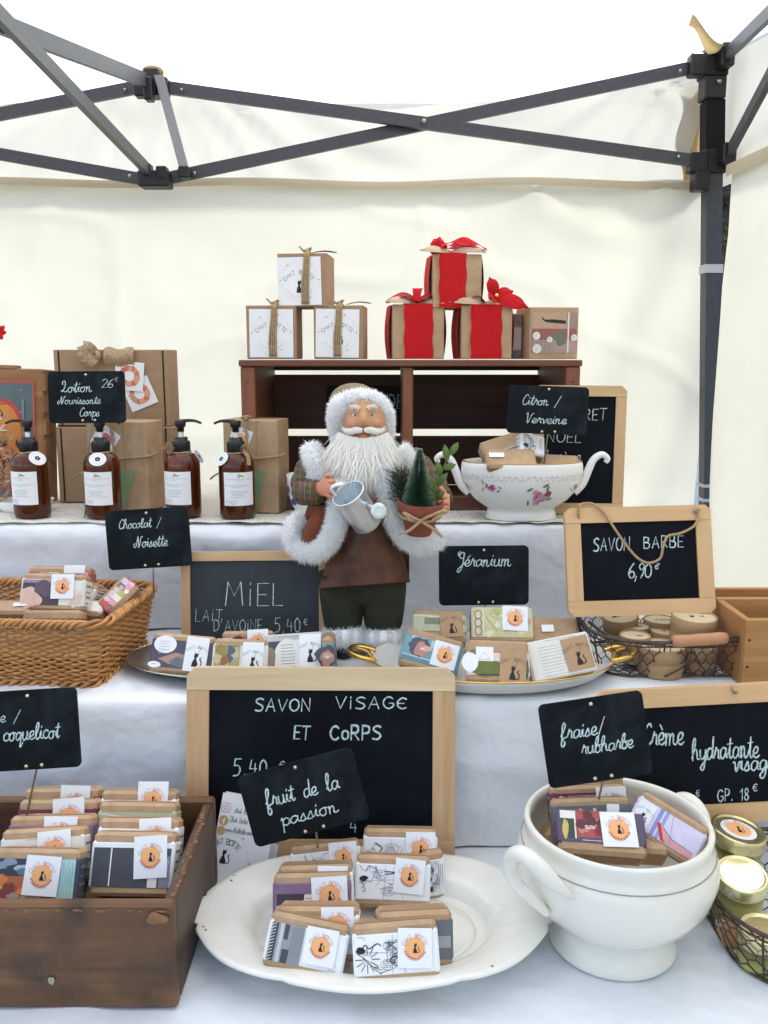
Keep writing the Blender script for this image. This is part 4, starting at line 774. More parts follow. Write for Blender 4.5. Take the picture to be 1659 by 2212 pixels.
# gold handled platter
GPX, GPY = .137, 1.076
t = thing('gilded_platter', 'white oval platter with gold rim and gold handles holding six soaps', 'platter', (GPX, GPY, Z1+.002))
prof = [(0, .003), (.105, .003), (.125, .003), (.140, .008), (.152, .0185), (.1565, .0235), (.1545, .0245), (.149, .019), (.138, .011), (.122, .0065), (0, .006)]
m = M(); m.lathe(prof, mat('speckled_porcelain', (.74, .74, .70), .2, bump=.5, bs=700), 96, 1, .64); m.build('dish', t)
m = M(); m.tube([(.1558*math.cos(a*math.pi/48), .1558*.64*math.sin(a*math.pi/48), .0242) for a in range(96)], .0011, GOLD, 6, True); m.build('gold_rim', t)
for s_ in (-1, 1):
    m = M(); m.tube(catmull([(s_*.148, -.022, .0235), (s_*.160, -.026, .028), (s_*.176, -.018, .031), (s_*.181, 0, .032), (s_*.174, .016, .030), (s_*.160, .020, .027), (s_*.148, .018, .0235)], 5), .0036, GOLD, 8); m.tube(catmull([(s_*.150, -.020, .025), (s_*.158, -.004, .030), (s_*.172, .006, .031)], 5), .0026, GOLD, 8); m.build('handle', t)
t = thing('oval_plate', 'dark pewter oval plate holding five soaps left of the bearded figure', 'plate', (-.198, 1.098, Z1+.002))
m = M(); m.lathe([(0, .003), (.095, .003), (.108, .007), (.134, .015), (.136, .0165), (.133, .0172), (.106, .0095), (.09, .006), (0, .006)], mat('pewter', (.30, .28, .25), .3, metal=.85, var=.2, vs=40), 80, 1, .62); m.build('dish', t)
m = M(); m.tube([(.1355*math.cos(a*math.pi/40), .1355*.62*math.sin(a*math.pi/40), .0168) for a in range(80)], .0012, mat('worn_silver', (.6, .56, .45), .25, metal=1), 6, True); m.build('rim', t)
# flowered tureen
ft = at(1128, 1003, 1.30); t = thing('flowered_tureen', 'white porcelain tureen with pink roses and curled handles on the upper cloth', 'tureen', (ft.x, 1.302, Z2+.002))
SX, SY = 1.0, .58
prof = [(0, .006), (.046, .004), (.052, .000), (.0535, .002), (.0520, .010), (.0495, .016), (.056, .020), (.070, .030), (.082, .044), (.0885, .058), (.0910, .070), (.0905, .080), (.0895, .085), (.0875, .0868), (.0855, .085), (.086, .076), (.084, .06), (.07, .035), (0, .024)]
m = M(); m.lathe(prof, PORC, 80, SX, SY); m.build('bowl', t)
def fs(a, z):
    r = .0535
    for (r0, z0), (r1, z1) in zip(prof[5:], prof[6:12]):
        if z0 <= z <= z1: r = r0+(r1-r0)*(z-z0)/(z1-z0)
    if z > .080: r = .0903
    return Vector(((r+.0006)*math.cos(a)*SX, (r+.0006)*math.sin(a)*SY-.0003, z))
def dec(m, a, z, ra, rz, mt, n=9, rot=0, lift=0):
    c = fs(a, z); vs = []
    for i in range(n):
        q = 2*math.pi*i/n; u, v = ra*math.cos(q), rz*math.sin(q); u, v = u*math.cos(rot)-v*math.sin(rot), u*math.sin(rot)+v*math.cos(rot); p = fs(a+u/.085, z+v); vs.append(p+Vector((0, -lift, 0)))
    m.add(vs, [tuple(range(n))], mt)
m = M(); rg = random.Random(8); PINK = [pc((.50, .10, .28), .2), pc((.62, .28, .42), .2), pc((.38, .05, .18), .2)]; GRN = [pc((.16, .22, .07), .2), pc((.26, .26, .10), .2)]
for a0, z0, k in ((R(270)+.26, .040, 1.25), (R(270)-.62, .052, .75), (R(270)+1.1, .05, .5), (R(270)-1.3, .05, .5)):
    for j in range(12): dec(m, a0+rg.gauss(0, .13*k), z0+rg.gauss(0, .005*k), .0042*k, .0016*k, rg.choice(GRN), 7, rg.uniform(0, 3), .0002+j*.00002)
    for j in range(9): dec(m, a0+rg.gauss(0, .06*k), z0+rg.gauss(0, .0035*k), .0036*k, .0032*k, rg.choice(PINK), 9, 0, .0006+j*.00003)
GRLN = pc((.50, .48, .42), .3)
for j in range(64):
    a = j*math.pi/32; dec(m, a, .066+.003*math.sin(j*1.7), .0036, .0006, GRLN, 6, .7, .0001); dec(m, a+.03, .068, .0030, .0006, GRLN, 6, -.8, .0002); dec(m, a+.05, .063, .0012, .0010, GRLN, 6, 0, .0003)
m.build('rose_decoration', t)
for s_ in (-1, 1):
    pts = catmull([(s_*.078, 0, .040), (s_*.090, 0, .052), (s_*.098, 0, .070), (s_*.106, 0, .088), (s_*.118, 0, .096), (s_*.127, 0, .090), (s_*.124, 0, .084)], 6); n = len(pts)
    m = M(); m.tube(pts, [.0095-.0052*i/n for i in range(n)], PORC, 10, flat=.8); m.tube([p+Vector((s_*.0016, -.0052+.0032*i/n, .001)) for i, p in enumerate(pts)], .0007, GOLD, 5); m.build('handle', t)
m = M(); m.tube([(.0882*math.cos(a*math.pi/40)*SX, .0882*math.sin(a*math.pi/40)*SY, .0872) for a in range(80)], .0007, GOLD, 5, True); m.build('gold_rim', t)
# blue and white bowl behind the figure, small dish
bj = at(672, 1052, 1.325); t = thing('china_bowl', 'blue and white china bowl half hidden behind the bearded figure', 'bowl', (bj.x, 1.325, Z2+.002))
m = M(); m.lathe([(0, .003), (.018, 0), (.020, .003), (.030, .018), (.036, .040), (.0365, .058), (.0375, .064), (.0355, .064), (.034, .04), (.0, .01)], PORC, 40)
for j in range(14):
    a = j*.45; c = Vector((.0362*math.cos(a), .0362*math.sin(a), .034+.008*(j % 3-1))); tt = Vector((-math.sin(a), math.cos(a), 0)); o_ = Vector((math.cos(a), math.sin(a), 0))*.0012
    m.add([c+o_+tt*.007*math.cos(q)+Vector((0, 0, .006*math.sin(q))) for q in (0, 1, 2, 3, 4, 5)], [(0, 1, 2, 3, 4, 5)], pc((.05, .06, .22), .2))
m.build('bowl', t)
dj = at(48, 1092, 1.36); t = thing('small_dish', 'low white dish behind the first amber pump bottle', 'dish', (dj.x, 1.37, Z2+.002)); m = M(); m.lathe([(0, .002), (.034, .0), (.038, .004), (.046, .018), (.0445, .018), (.036, .005), (0, .005)], PORC, 40, 1, .8); m.build('bowl', t)
# ================================================================ DARK WOODEN CRATE (lower left)
OLDW = wood('old_dark_wood', (.070, .030, .011), (.165, .078, .031), .55, 'x', .5, c3=(.040, .022, .012)); OLDY = wood('old_dark_wood_side', (.050, .027, .015), (.105, .060, .034), .55, 'y', .5, c3=(.028, .020, .016))
WORN = mat('worn_wood_edge', (.22, .11, .045), .6, var=.35, vs=60)
t = thing('wooden_crate', 'dark worn wooden crate of soaps at the lower left', 'crate', (-.40, .81, Z0+.002))
CW, CD, CH, TH = .425, .20, .104, .012; RXm = -.40+CW/2
m = M(); m.box((0, -CD/2+TH/2, CH/2), (CW, TH, CH), OLDW, .0025)
rg = random.Random(3)
for k in range(46):
    x = -CW/2+.01+k*.0092; l = rg.uniform(.002, .010)
    if rg.random() < .7: blob(m, x, CH-.0035-rg.uniform(0, .002), l*.6, rg.uniform(.0008, .0022), -CD/2-.0006-.00002*k, WORN, rg, 9, .4)
blob(m, .10, .030, .003, .004, -CD/2-.002, mat('old_paint_fleck', (.35, .30, .20), .7), rg); blob(m, .198, CH-.012, .010, .006, -CD/2-.0021, WORN, rg)
for k in range(26): x, z = rg.uniform(-.2, .2), rg.uniform(.01, .09); m.stroke([(x, z), (x+rg.uniform(-.002, .002), z+rg.uniform(.002, .008))], .0005, -CD/2-.0008, mat('light_scratch', (.22, .14, .08), .7))
m.build('front_board', t)
M().box((0, CD/2-TH/2, CH/2), (CW, TH, CH), OLDW, .0025).build('back_board', t)
for s_ in (-1, 1):
    m = M(); m.box((s_*(CW/2-TH/2), 0, CH/2-.0015), (TH, CD-2*TH-.001, CH-.003), OLDY, .0025)
    if s_ > 0:
        for k in range(24): y_ = -CD/2+.02+k*.0068; m.box((CW/2-TH/2+rg.uniform(-.003, .004), y_, CH-.0030), (rg.uniform(.001, .004), rg.uniform(.002, .006), .0006), WORN)
    m.build('side_board', t)
M().box((0, 0, .006), (CW-2*TH-.001, CD-2*TH-.001, .010), OLDW).build('bottom_board', t)
# ================================================================ STAINED CRATE SHELF (upper)
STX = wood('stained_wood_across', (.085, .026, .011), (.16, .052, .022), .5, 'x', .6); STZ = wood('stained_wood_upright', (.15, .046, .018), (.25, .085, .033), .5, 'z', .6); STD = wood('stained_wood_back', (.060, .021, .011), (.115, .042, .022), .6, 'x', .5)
YC = 1.371; XL = at(522, 900, YC).x; XR = at(1250, 900, YC).x; ZT = 1.3585; cw = XR-XL; cx = (XL+XR)/2; D_ = .255; zb0 = Z2+.003; hh = ZT-zb0
t = thing('crate_shelf', 'reddish brown wooden wine crate shelf with a centre divider behind the figure', 'crate', (cx, YC+D_/2, zb0))
for s_ in (-1, 1):
    m = M(); m.box((s_*(cw/2-.011), 0, (hh-.010)/2), (.022, D_, hh-.0105), STZ, .0015)
    for k in (.03, .2): m.ball((s_*(cw/2-.011), -D_/2-.0002, k), (.0014, .0006, .0014), INK, 8, 4)
    m.build('side_panel', t)
for k, (y0, y1) in enumerate(((-D_/2-.004, -.03), (-.027, D_/2))): M().box((0, (y0+y1)/2, hh-.0052), (cw+.004, y1-y0, .010), STX, .0015).build('top_board', t)
m = M(); m.box((at(881, 900, YC).x-cx, -.02, hh/2-.004), (.0165, D_-.05, hh-.014), STZ, .0015)
for z_ in (.05, .10, .16, .2): m.ball((at(881, 900, YC).x-cx, -D_/2+.0048, z_), (.0012, .0006, .0012), INK, 8, 4)
m.build('divider', t)
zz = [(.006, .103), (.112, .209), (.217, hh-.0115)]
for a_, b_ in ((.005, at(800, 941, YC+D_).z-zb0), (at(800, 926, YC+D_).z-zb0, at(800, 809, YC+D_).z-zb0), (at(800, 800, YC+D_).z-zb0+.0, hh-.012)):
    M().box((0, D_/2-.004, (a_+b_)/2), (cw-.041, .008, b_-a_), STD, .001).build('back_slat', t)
M().box((0, -D_/2+.006, .011), (cw-.045, .010, .020), STX, .001).build('front_lip', t)
M().box((0, .03, .003), (cw-.045, D_-.09, .005), STX, .001).build('bottom_board', t)
mx, W, H = frame(790, 885, YC+D_-.02, 168, 102, 2, 0, .5); t = thing('price_sign', 'black sign with chalk letters DE hanging inside the crate shelf behind the head', 'sign', mx, 'black price signs on stakes')
m = M(); plate(m, rrect(W, H, W*.05), -.0012, .0012, PENSIGN); text(m, 'NDE', .19*W, .53*H, .30*H, -.0016, CHALK, 'p', slant=.1, pen=.07, width=.30*W); m.build('plate', t)
M().lathe([(0, .0024), (.0016, .0022), (.0020, .0012), (.0020, 0)], BRASS, 10).build('rivet', t).matrix_local = Matrix.Translation((.10*W, -.0013, .93*H)) @ Matrix.Rotation(R(90), 4, 'X')
# ================================================================ GIFT BOXES ON THE CRATE
def fiber(m, pts, r, mt=TWINE, n=6): m.tube(catmull(pts, 5), r, mt, n)
def bow_leaf(m, base, tip, w, mt, up=(0, 0, 1), curl=.004):
    b, e = Vector(base), Vector(tip); d = e-b; s = d.cross(Vector(up)); s = s.normalized()*w if s.length > 1e-6 else Vector((w, 0, 0)); n = 8; vs = []
    for i in range(n+1):
        t_ = i/n; p = b+d*t_+Vector(up)*curl*math.sin(t_*math.pi); ww = math.sin(math.pi*min(1, .18+t_*.72))*(1 if t_ < .75 else 1-.75*(t_-.75)*4); ww = max(.05, ww)
        vs += [p-s*ww*.5, p+Vector(up)*curl*.5, p+s*ww*.5]
    m.add(vs, [(3*i+j, 3*i+j+1, 3*i+j+4, 3*i+j+3) for i in range(n) for j in range(2)], mt, True)
def label_box(label, px, py, w, h, Y, yaw, roll, tw, zbase, lx):
    mx, W, H = frame(px, py, Y, w, h, 0, yaw, 0); mx.translation.z = zbase; D = W; t = thing('gift_box', label, 'gift box', mx, 'kraft gift boxes with white cat labels')
    m = M(); m.box((0, W/2, H/2), (W, D, H), KRAFT2, .0012); m.box((0, W/2, H-.0012), (W+.0008, D+.0008, .0012), KRAFT, 0); m.build('box', t)
    m = M(); lw, lh = W*.88, H*.90; m.T = Matrix.Translation((lx*W, 0, H*.48)) @ Matrix.Rotation(R(roll), 4, 'Y'); y = -.0008
    m.rect(-lw/2, -lh/2, lw/2, lh/2, y, WHITE); PALE = pc((.66, .55, .46)); rg = random.Random(int(px))
    for k in range(70):
        a = k*2*math.pi/70; r = lw*.43+rg.uniform(-.002, .0015); m.stroke([(r*math.cos(a), r*math.sin(a)), ((r+.0015)*math.cos(a+.06), (r+.0015)*math.sin(a+.06))], .0005, y-.0002, PALE)
    for a in (0.05, 3.1, -1.0, 1.2, 2.2): m.disc(lw*.44*math.cos(a), lw*.44*math.sin(a), .0012, .0009, y-.0003, REDINK, 8)
    cat(m, -.001, -lh*.24, lh*.27, y-.0003, INK); arc_text(m, 'CHAT BOTTE', 0, -lh*.22, lh*.37, lh*.080, y-.0003, INK, 138, 42, 'p', False, .10); arc_text(m, 'savonnerie artisanale', 0, 0, lw*.36, lh*.045, y-.0003, PALE, 215, 325, 'c', True)
    m.build('label', t)
    m = M(); rg = random.Random(int(px)+1)
    for k in range(4):
        o = (tw+.030*(k-1.5)+.003*rg.uniform(-1, 1)); x1 = o*W*1.0; x0 = (tw-.04+.042*(k-1.5))*W
        m.tube(catmull([(x1, D*.9, H+.0012), (x1, D*.3, H+.0014), (x1, -.0008, H+.0012), (x1*.8+x0*.2, -.0022, H*.8), (x0, -.0022, H*.4), (x0, -.002, .004)], 4), .0015, TWINE, 5)
    m.tube(catmull([(tw*W-.006, .01, H+.003), (tw*W-.012, .004, H+.010), (tw*W-.004, 0, H+.004), (tw*W+.006, .002, H+.008), (tw*W+.002, .006, H+.003)], 5), .0014, TWINE, 5); m.build('twine', t)
    m = M(); LEAFB = mat('dried_brown_leaf', (.10, .055, .04), .8, var=.3, vs=60)
    bow_leaf(m, (W*.15, D*.3, H+.002), (W*.62, D*.55, H+.0045), .016, LEAFB, curl=.003); m.build('dried_leaf', t)
label_box('kraft gift box with white cat label on top of the two others', 653, 597, 108, 116, 1.392, -5, -1.2, .10, ZT+.0805, -.06)
label_box('kraft gift box with white cat label at the lower left of its pyramid', 586, 715, 108, 116, 1.39, -2, .3, .07, ZT+.0012, .0)
label_box('kraft gift box with white cat label at the lower right of its pyramid', 731, 716, 107, 116, 1.39, -4, 1.2, .02, ZT+.0012, -.02)
REDV = mat('red_velvet_ribbon', (.50, .0035, .007), .9, var=.15, vs=200, bump=.4, bs=700); DRED = mat('deep_red_ribbon', (.30, .004, .012), .8, var=.2, vs=90); COPPER = mat('copper_thread', (.55, .20, .06), .4, metal=.6)
KRIB = mat('pale_kraft_ribbon', (.46, .33, .22), .8, var=.12, vs=90)
def ribbon_box(label, px, py, w, h, Y, yaw, zbase, r0, r1, bow):
    mx, W, H = frame(px, py, Y, w, h, 0, yaw, 0); mx.translation.z = zbase; D = W; t = thing('gift_box', label, 'gift box', mx, 'kraft gift boxes with red velvet ribbons')
    M().box((0, W/2, H/2), (W, D, H), KRAFT, .0012).build('box', t)
    m = M(); a, b = (r0-.5)*W, (r1-.5)*W; xm_ = (a+b)/2; q = .0016
    n = 10
    for k in range(n):
        z0, z1 = H*k/n, H*(k+1)/n; w0, w1 = .0010*math.sin(k*1.3), .0010*math.sin((k+1)*1.3); tp = (1-k/n)*.0025
        m.add([(a+w0-0, -q, z0), (b+w0, -q, z0), (b+w1, -q, z1), (a+w1, -q, z1)], [(0, 1, 2, 3)], REDV)
        m.add([(a+w0-.0010, -q-.0003, z0), (a+w0+.0002, -q-.0003, z0), (a+w1+.0002, -q-.0003, z1), (a+w1-.0010, -q-.0003, z1)], [(0, 1, 2, 3)], COPPER)
    m.box((xm_, D/2, H+.0008), (b-a, D+2*q, .0015), REDV); m.box((xm_, D+q/2, H/2), (b-a, q, H), REDV)
    for s_ in (-1, 1): m.grid(6, 8, lambda u, v: (s_*(W/2+.0012+.0040*math.sin(v*math.pi)), D*.12+D*.76*u, H*v), REDV)
    m.build('ribbon', t)
    m = M(); bow(m, W, D, H, xm_); m.build('bow', t)
    m = M(); PL = Vector((xm_, D*.2, H+.004))
    bow_leaf(m, PL, PL+Vector((-.052, -.024, -.001)), .017, KRIB, up=(0, -.7, .7), curl=.005); bow_leaf(m, PL, PL+Vector((.050, -.020, -.002)), .014, KRIB, up=(0, -.7, .7), curl=.005); m.build('paper_ribbon', t)
def bowA(m, W, D, H, x):   # rose at the left, folded band over the lid
    rg = random.Random(2)
    m.ball((x-.020, .018, H+.012), (.013, .012, .013), REDV, 14, 10, lambda d: 1+.16*math.sin(d.x*9+d.z*7)+.1*math.sin(d.y*14))
    for k in range(3): m.grid(14, 4, lambda u, v: (x-.018+.072*u, .000+.012*k+.010*v, H+.002+.014*math.sin(u*2.6+.4)*(1-.25*k)+.008*v+.003*math.sin(v*3+u*9)), REDV if k != 1 else DRED)
def bowB(m, W, D, H, x):
    for s_ in (-1, 1):
        for k in range(2): m.grid(12, 4, lambda u, v: (x+s_*(.050*u), -.002+.016*v+.008*k, H+.001+.010*math.sin(u*2.8+.2)*(1-.3*k)+.009*v*(1-u*.6)+.002*math.sin(v*5+u*6)), REDV if k else DRED)
    m.grid(5, 8, lambda u, v: (x-.009+.018*u*(.6+.4*v), -.002+.012*v, H+.003+.022*math.sin(v*1.7+.1)), REDV)
def bowC(m, W, D, H, x):
    for tip, wd in (((.050, -.014, -.016), .024), ((-.010, -.006, .030), .020), ((-.014, -.022, -.004), .018), ((.030, .004, .010), .020)): bow_leaf(m, (x+.014, .008, H+.012), (x+.014+tip[0], .008+tip[1], H+.012+tip[2]), wd, REDV, up=(0, -1, .3), curl=.006)
    for k in range(2): m.grid(12, 4, lambda u, v: (x-.030+.03*u, .004+.02*v, H+.003+.012*math.sin(u*3)), DRED)
    m.ball((x+.014, -.006, H+.014), .0038, GOLD, 10, 8)
ribbon_box('kraft gift box with red velvet ribbon and rose on top of the other red ones', 988, 604, 106, 116, 1.395, 5, ZT+.0795, .12, .68, bowA)
ribbon_box('kraft gift box with red velvet ribbon and flat bow at the lower left', 904, 712, 112, 118, 1.392, 6, ZT+.0012, .22, .78, bowB)
ribbon_box('kraft gift box with red ribbon and gold beaded pointed bow at the lower right', 1052, 716, 110, 116, 1.39, 5, ZT+.0012, .17, .79, bowC)
# printed box and slim box
mx, W, H = frame(1197, 719, 1.39, 107, 112, 0, 8, 0); mx.translation.z = ZT+.0012
t = thing('printed_box', 'kraft box with a brown printed picture at the right end of the crate shelf', 'gift box', mx)
M().box((0, W/2, H/2), (W, W, H), KRAFT, .001).build('box', t)
m = M(); x0, x1, z0, z1 = -W*.46, W*.46, H*.12, H*.90; y = -.0007; m.rect(x0, z0, x1, z1, y, pc((.33, .22, .18))); rg = random.Random(6)
X = lambda u: x0+(x1-x0)*u; Zf = lambda v: z0+(z1-z0)*v
m.rect(X(0), Zf(.60), X(.78), Zf(1), y-.0001, pc((.45, .30, .20))); m.rect(X(0), Zf(.33), X(1), Zf(.60), y-.0001, pc((.30, .10, .09))); m.rect(X(0), Zf(0), X(1), Zf(.35), y-.0001, pc((.38, .27, .22)))
m.rect(X(.80), Zf(0), X(.83), Zf(1), y-.0003, OFFW); m.poly([(X(.2), Zf(.9)), (X(.28), Zf(.82)), (X(.45), Zf(.83)), (X(.75), Zf(.80)), (X(.76), Zf(.72)), (X(.48), Zf(.74)), (X(.30), Zf(.76)), (X(.22), Zf(.83))], y-.0003, INK)
for k in range(8): blob(m, X(rg.uniform(.45, .72)), Zf(rg.uniform(.25, .55)), .005, .005, y-.0003-.00002*k, pc((.13, .17, .10)), rg)
for u, v, r in ((.10, .42, .006), (.40, .33, .0045), (.12, .10, .007), (.95, .38, .005)): m.disc(X(u), Zf(v), r, r, y-.0006, OFFW); lines(m, X(u)-r*.5, Zf(v)+r*.4, r, 3, r*.4, y-.0008, GREYINK, rg)
for k in range(5): m.stroke([(X(0), Zf(.05+.07*k)), (X(.5), Zf(.05+.07*k))], .0006, y-.0002, pc((.12, .09, .08))); m.stroke([(X(.1*k), Zf(0)), (X(.1*k), Zf(.34))], .0006, y-.00025, pc((.12, .09, .08)))
m.build('picture', t)
mx, W, H = frame(1117, 726, 1.42, 22, 98, 0, 0, 0); mx.translation.z = ZT+.0012; t = thing('slim_box', 'slim dark printed box squeezed between the red ribbon boxes and the printed box', 'gift box', mx)
M().box((0, .03, H/2), (W, .06, H), mat('dark_print_card', (.16, .12, .10), .7, var=.5, vs=70), .001).build('box', t); M().rect(-W*.4, H*.2, W*.4, H*.7, -.0006, pc((.40, .34, .28))).build('picture', t)
# ================================================================ LEFT BOXES
def kbox(name, label, px, py, w, h, Y, D, yaw, zb_, tilt=0, mt=KRAFT2, g='kraft boxes behind the pump bottles'):
    mx, W, H = frame(px, py, Y, w, h, tilt, yaw, 0); mx.translation.z = zb_; t = thing(name, label, 'box', mx, g); m = M(); m.box((0, D/2, H/2), (W, D, H), mt, .0012); return t, m, W, H, D
DK = mat('dark_slot', (.025, .014, .008), .9)
t, m, W, H, D = kbox('mailing_box', 'flat kraft mailing box standing behind the second and third bottles', 252, 1009, 254, 162, 1.445, .07, 0, Z2+.003); H1 = H
for u in (.045, .93): m.box(((u-.5)*W, -.0004, H/2), (.0022, .0012, H*.97), DK)
m.build('box', t)
t, m, W, H, D = kbox('mailing_box', 'kraft mailing box with burlap bow and two white cards', 243, 845, 246, 166, 1.45, .065, 0, Z2+.0035+H1)
for u in (.045, .955): m.box(((u-.5)*W, -.0004, H/2), (.0022, .0012, H*.97), DK)
m.box((-.1*W, -.0004, H*.012), (.8*W, .001, .002), DK); m.build('box', t)
BUR = mat('burlap', (.42, .29, .17), .9, var=.35, vs=260, bump=.6, bs=700)
m = M()
m.grid(20, 10, lambda u, v: (-.05*W+W*.26*u, -.002-.008*math.sin(v*3.1)-.001*math.sin(u*60), H*(1.02-.24*v)+.002*math.sin(u*9)), BUR)
for k in range(5): a = 2.2+k*.5; bow_leaf(m, (-.10*W, -.006, H*.94), (-.10*W+.034*math.cos(a), -.010, H*.94+.026*math.sin(a)), .018, BUR, up=(0, -1, 0), curl=.009)
m.tube(catmull([(-.12*W, -.010, H*.98), (-.08*W, -.015, H*.93), (-.11*W, -.010, H*.86)], 5), .004, BUR, 6); m.build('burlap_bow', t)
CARDO = pc((.66, .22, .10))
for nm, cx_, cz_, rot, y in (('gift_card', .24*W, H*.43, -22, -.002), ('gift_card', .16*W, H*.66, 6, -.004)):
    m = M(); m.T = Matrix.Translation((cx_, 0, cz_)) @ Matrix.Rotation(R(rot), 4, 'Y'); s = W*.125; m.rect(-s, -s, s, s, y, WHITE); rg = random.Random(9)
    for k in range(26): a = k*.2417; blob(m, s*.55*math.cos(a), s*.55*math.sin(a), .0045, .0045, y-.0003-.00001*k, pc(rg.choice([(.62, .20, .10), (.70, .34, .20), (.55, .14, .08), (.45, .33, .18)])), rg, 8)
    m.build(nm, t)
GRNL = mat('sage_paper', (.24, .33, .17), .75, var=.06, vs=50)
def upright(label, px, py, w, h, Y, yaw, loop):
    t, m, W, H, D = kbox('kraft_carton', label, px, py, w, h, Y, .055, yaw, Z2+.003, 0, KRAFT, 'upright kraft cartons with twine and green card'); m.box((.12*W, -.0003, H/2), (.0012, .0008, H*.98), KRAFT2); m.build('box', t)
    m = M(); m.T = Matrix.Translation((-W*.18, 0, H*.80)) @ Matrix.Rotation(R(35 if loop else 20), 4, 'Y'); s = W*.19; m.rect(-s, -s, s, s, -.001, WHITE); m.disc(0, -.1*s, s*.62, s*.62, -.0013, pc((.60, .14, .12)) if loop else ORANGE); cat(m, 0, -s*.4, s*.6, -.0016, INK); arc_text(m, 'CHAT BOTTE', 0, 0, s*.72, s*.22, -.0016, INK, 150, 30); m.build('label', t)
    m = M(); m.poly([(W*.0, H*.46), (W*.30, H*.46), (W*.08, H*.03), (-.02*W, H*.03)], -.0012, GRNL); lines(m, W*.02, H*.40, W*.2, 6, .006, -.0015, pc((.14, .22, .10)), random.Random(2)); m.build('green_card', t)
    m = M(); zt = H*.62
    m.tube(catmull([(-W*.52, D*.5, zt-.012), (-W*.5, -.002, zt-.010), (-.1*W, -.0025, zt-.006), (W*.5, -.002, zt), (W*.52, D*.5, zt+.003)], 6), .0016, TWINE, 6); m.tube(catmull([(-.08*W, D, H+.001), (-.08*W, -.001, H+.001), (-.05*W, -.002, H*.8), (-.02*W, -.002, H*.05)], 5), .0018, TWINE, 6)
    m.tube(catmull([(-.1*W, -.003, zt-.006), (-.22*W, -.008, zt-.014), (-.62*W, -.006, zt-.030), (-.75*W, -.004, zt-.038)], 6), .0014, TWINE, 6); m.tube(catmull([(-.02*W, -.003, H), (.02*W, -.010, H+.006), (-.10*W, -.012, H+.004), (-.06*W, -.004, H)], 5), .0016, TWINE, 6); m.build('twine', t)
upright('upright kraft carton with twine and green card behind the second bottle', 254, 1005, 138, 192, 1.365, -12, 1)
upright('upright kraft carton with twine behind the fourth bottle', 542, 1011, 120, 200, 1.345, -12, 0)
# painted old box at the far left, dried flowers
mx, W, H = frame(-44, 935, 1.43, 275, 296, 3, 0, 1.5); mx.translation.z = Z2+.003; t = thing('painted_box', 'old wooden box end painted with an orange oval at the left edge', 'box', mx)
OLDP = wood('aged_pale_wood', (.20, .085, .030), (.36, .18, .07), .7, 'x', .5)
m = M(); m.box((0, .03, H/2), (W, .058, H), OLDP, .002)
for k in range(6): m.box((W/2-.001, .01, H*(.1+.16*k)), (.006+.003*(k % 2), .016, H*.12), OLDP, .001)
m.box((-.05*W, .01, H+.002), (W*.7, .02, .006), OLDP, .001); m.build('box', t)
m = M(); rg = random.Random(12); BLU = mat('faded_blue_paint', (.07, .11, .13), .7, col2=(.12, .15, .15), vs=30)
m.rect(-W*.45, H*.08, W*.42, H*.90, -.0006, BLU)
for a_ in ((-W*.45, H*.895, W*.44, H*.915), (W*.42, H*.08, W*.438, H*.90)): m.rect(*a_, -.0009, pc((.42, .08, .05)))
m.disc(W*.20, H*.45, W*.165, H*.33, -.0009, pc((.45, .06, .04)), 40); m.disc(W*.20, H*.44, W*.140, H*.30, -.0012, mat('orange_paint', (.50, .15, .02), .6, col2=(.60, .24, .05), vs=16), 40)
for k in range(26): blob(m, W*rg.uniform(-.12, .06), H*rg.uniform(.60, .82), .012, .009, -.0012-.00003*k, pc(rg.choice([(.34, .32, .10), (.42, .38, .14), (.26, .28, .10)])), rg)
for k in range(30): blob(m, W*rg.uniform(-.4, .4), H*rg.uniform(.1, .85), rg.uniform(.001, .004), rg.uniform(.001, .003), -.0022-.00002*k, pc((.30, .22, .13)), rg)
m.rect(W*.34, H*.22, W*.355, H*.78, -.0025, pc((.22, .22, .20))); m.build('painted_picture', t)
fp = at(2, 1005, 1.385); t = thing('dried_bouquet', 'bunch of pale pink dried flowers at the left edge', 'dried flowers', (fp.x+.010, 1.368, Z2+.02))
m = M(); rg = random.Random(1); PK = [mat('dry_petal_pink', (.45, .27, .22), .85, var=.3, vs=80), mat('dry_petal_cream', (.50, .42, .30), .85, var=.3, vs=80), mat('dry_leaf_dark', (.05, .06, .05), .85), mat('dry_petal_rust', (.36, .15, .09), .85, var=.3, vs=80)]
for k in range(420):
    p = Vector((rg.gauss(-.014, .016), rg.gauss(0, .010), abs(rg.gauss(.062, .032)))); a = Vector((rg.gauss(0, 1), rg.gauss(0, 1), rg.gauss(0, 1))).normalized()*rg.uniform(.004, .009); b = a.cross(Vector((rg.gauss(0, 1), rg.gauss(0, 1), rg.gauss(0, 1)))).normalized()*.003
    m.add([p-a, p+b, p+a, p-b], [(0, 1, 2, 3)], rg.choice(PK[:2]+PK[:2]+PK[2:]))
m.build('flower_heads', t); m = M()
for k in range(10): m.tube([(-.014+rg.gauss(0, .004), rg.gauss(0, .004), -.016), (-.014+rg.gauss(0, .009), 0, .04)], .0009, TWINE, 5)
m.build('stems', t)
rp = at(-20, 705, 1.47); t = thing('red_flower', 'red flower just showing at the left edge of the photo', 'flower', (rp.x, 1.50, Z2+.003)); M().tube([(-.05, 0, 0), (-.03, 0, .15), (0, 0, rp.z-Z2-.02)], .0012, mat('green_stem', (.16, .22, .05), .6), 6).build('stem', t)
m = M()
for k in range(14): a = k*.9; bow_leaf(m, (0, 0, rp.z-Z2-.012), (.013*math.cos(a), .006*math.sin(a*2), rp.z-Z2-.012+.015*math.sin(a)), .010, REDV, up=(0, -1, 0), curl=.003)
m.build('petals', t)
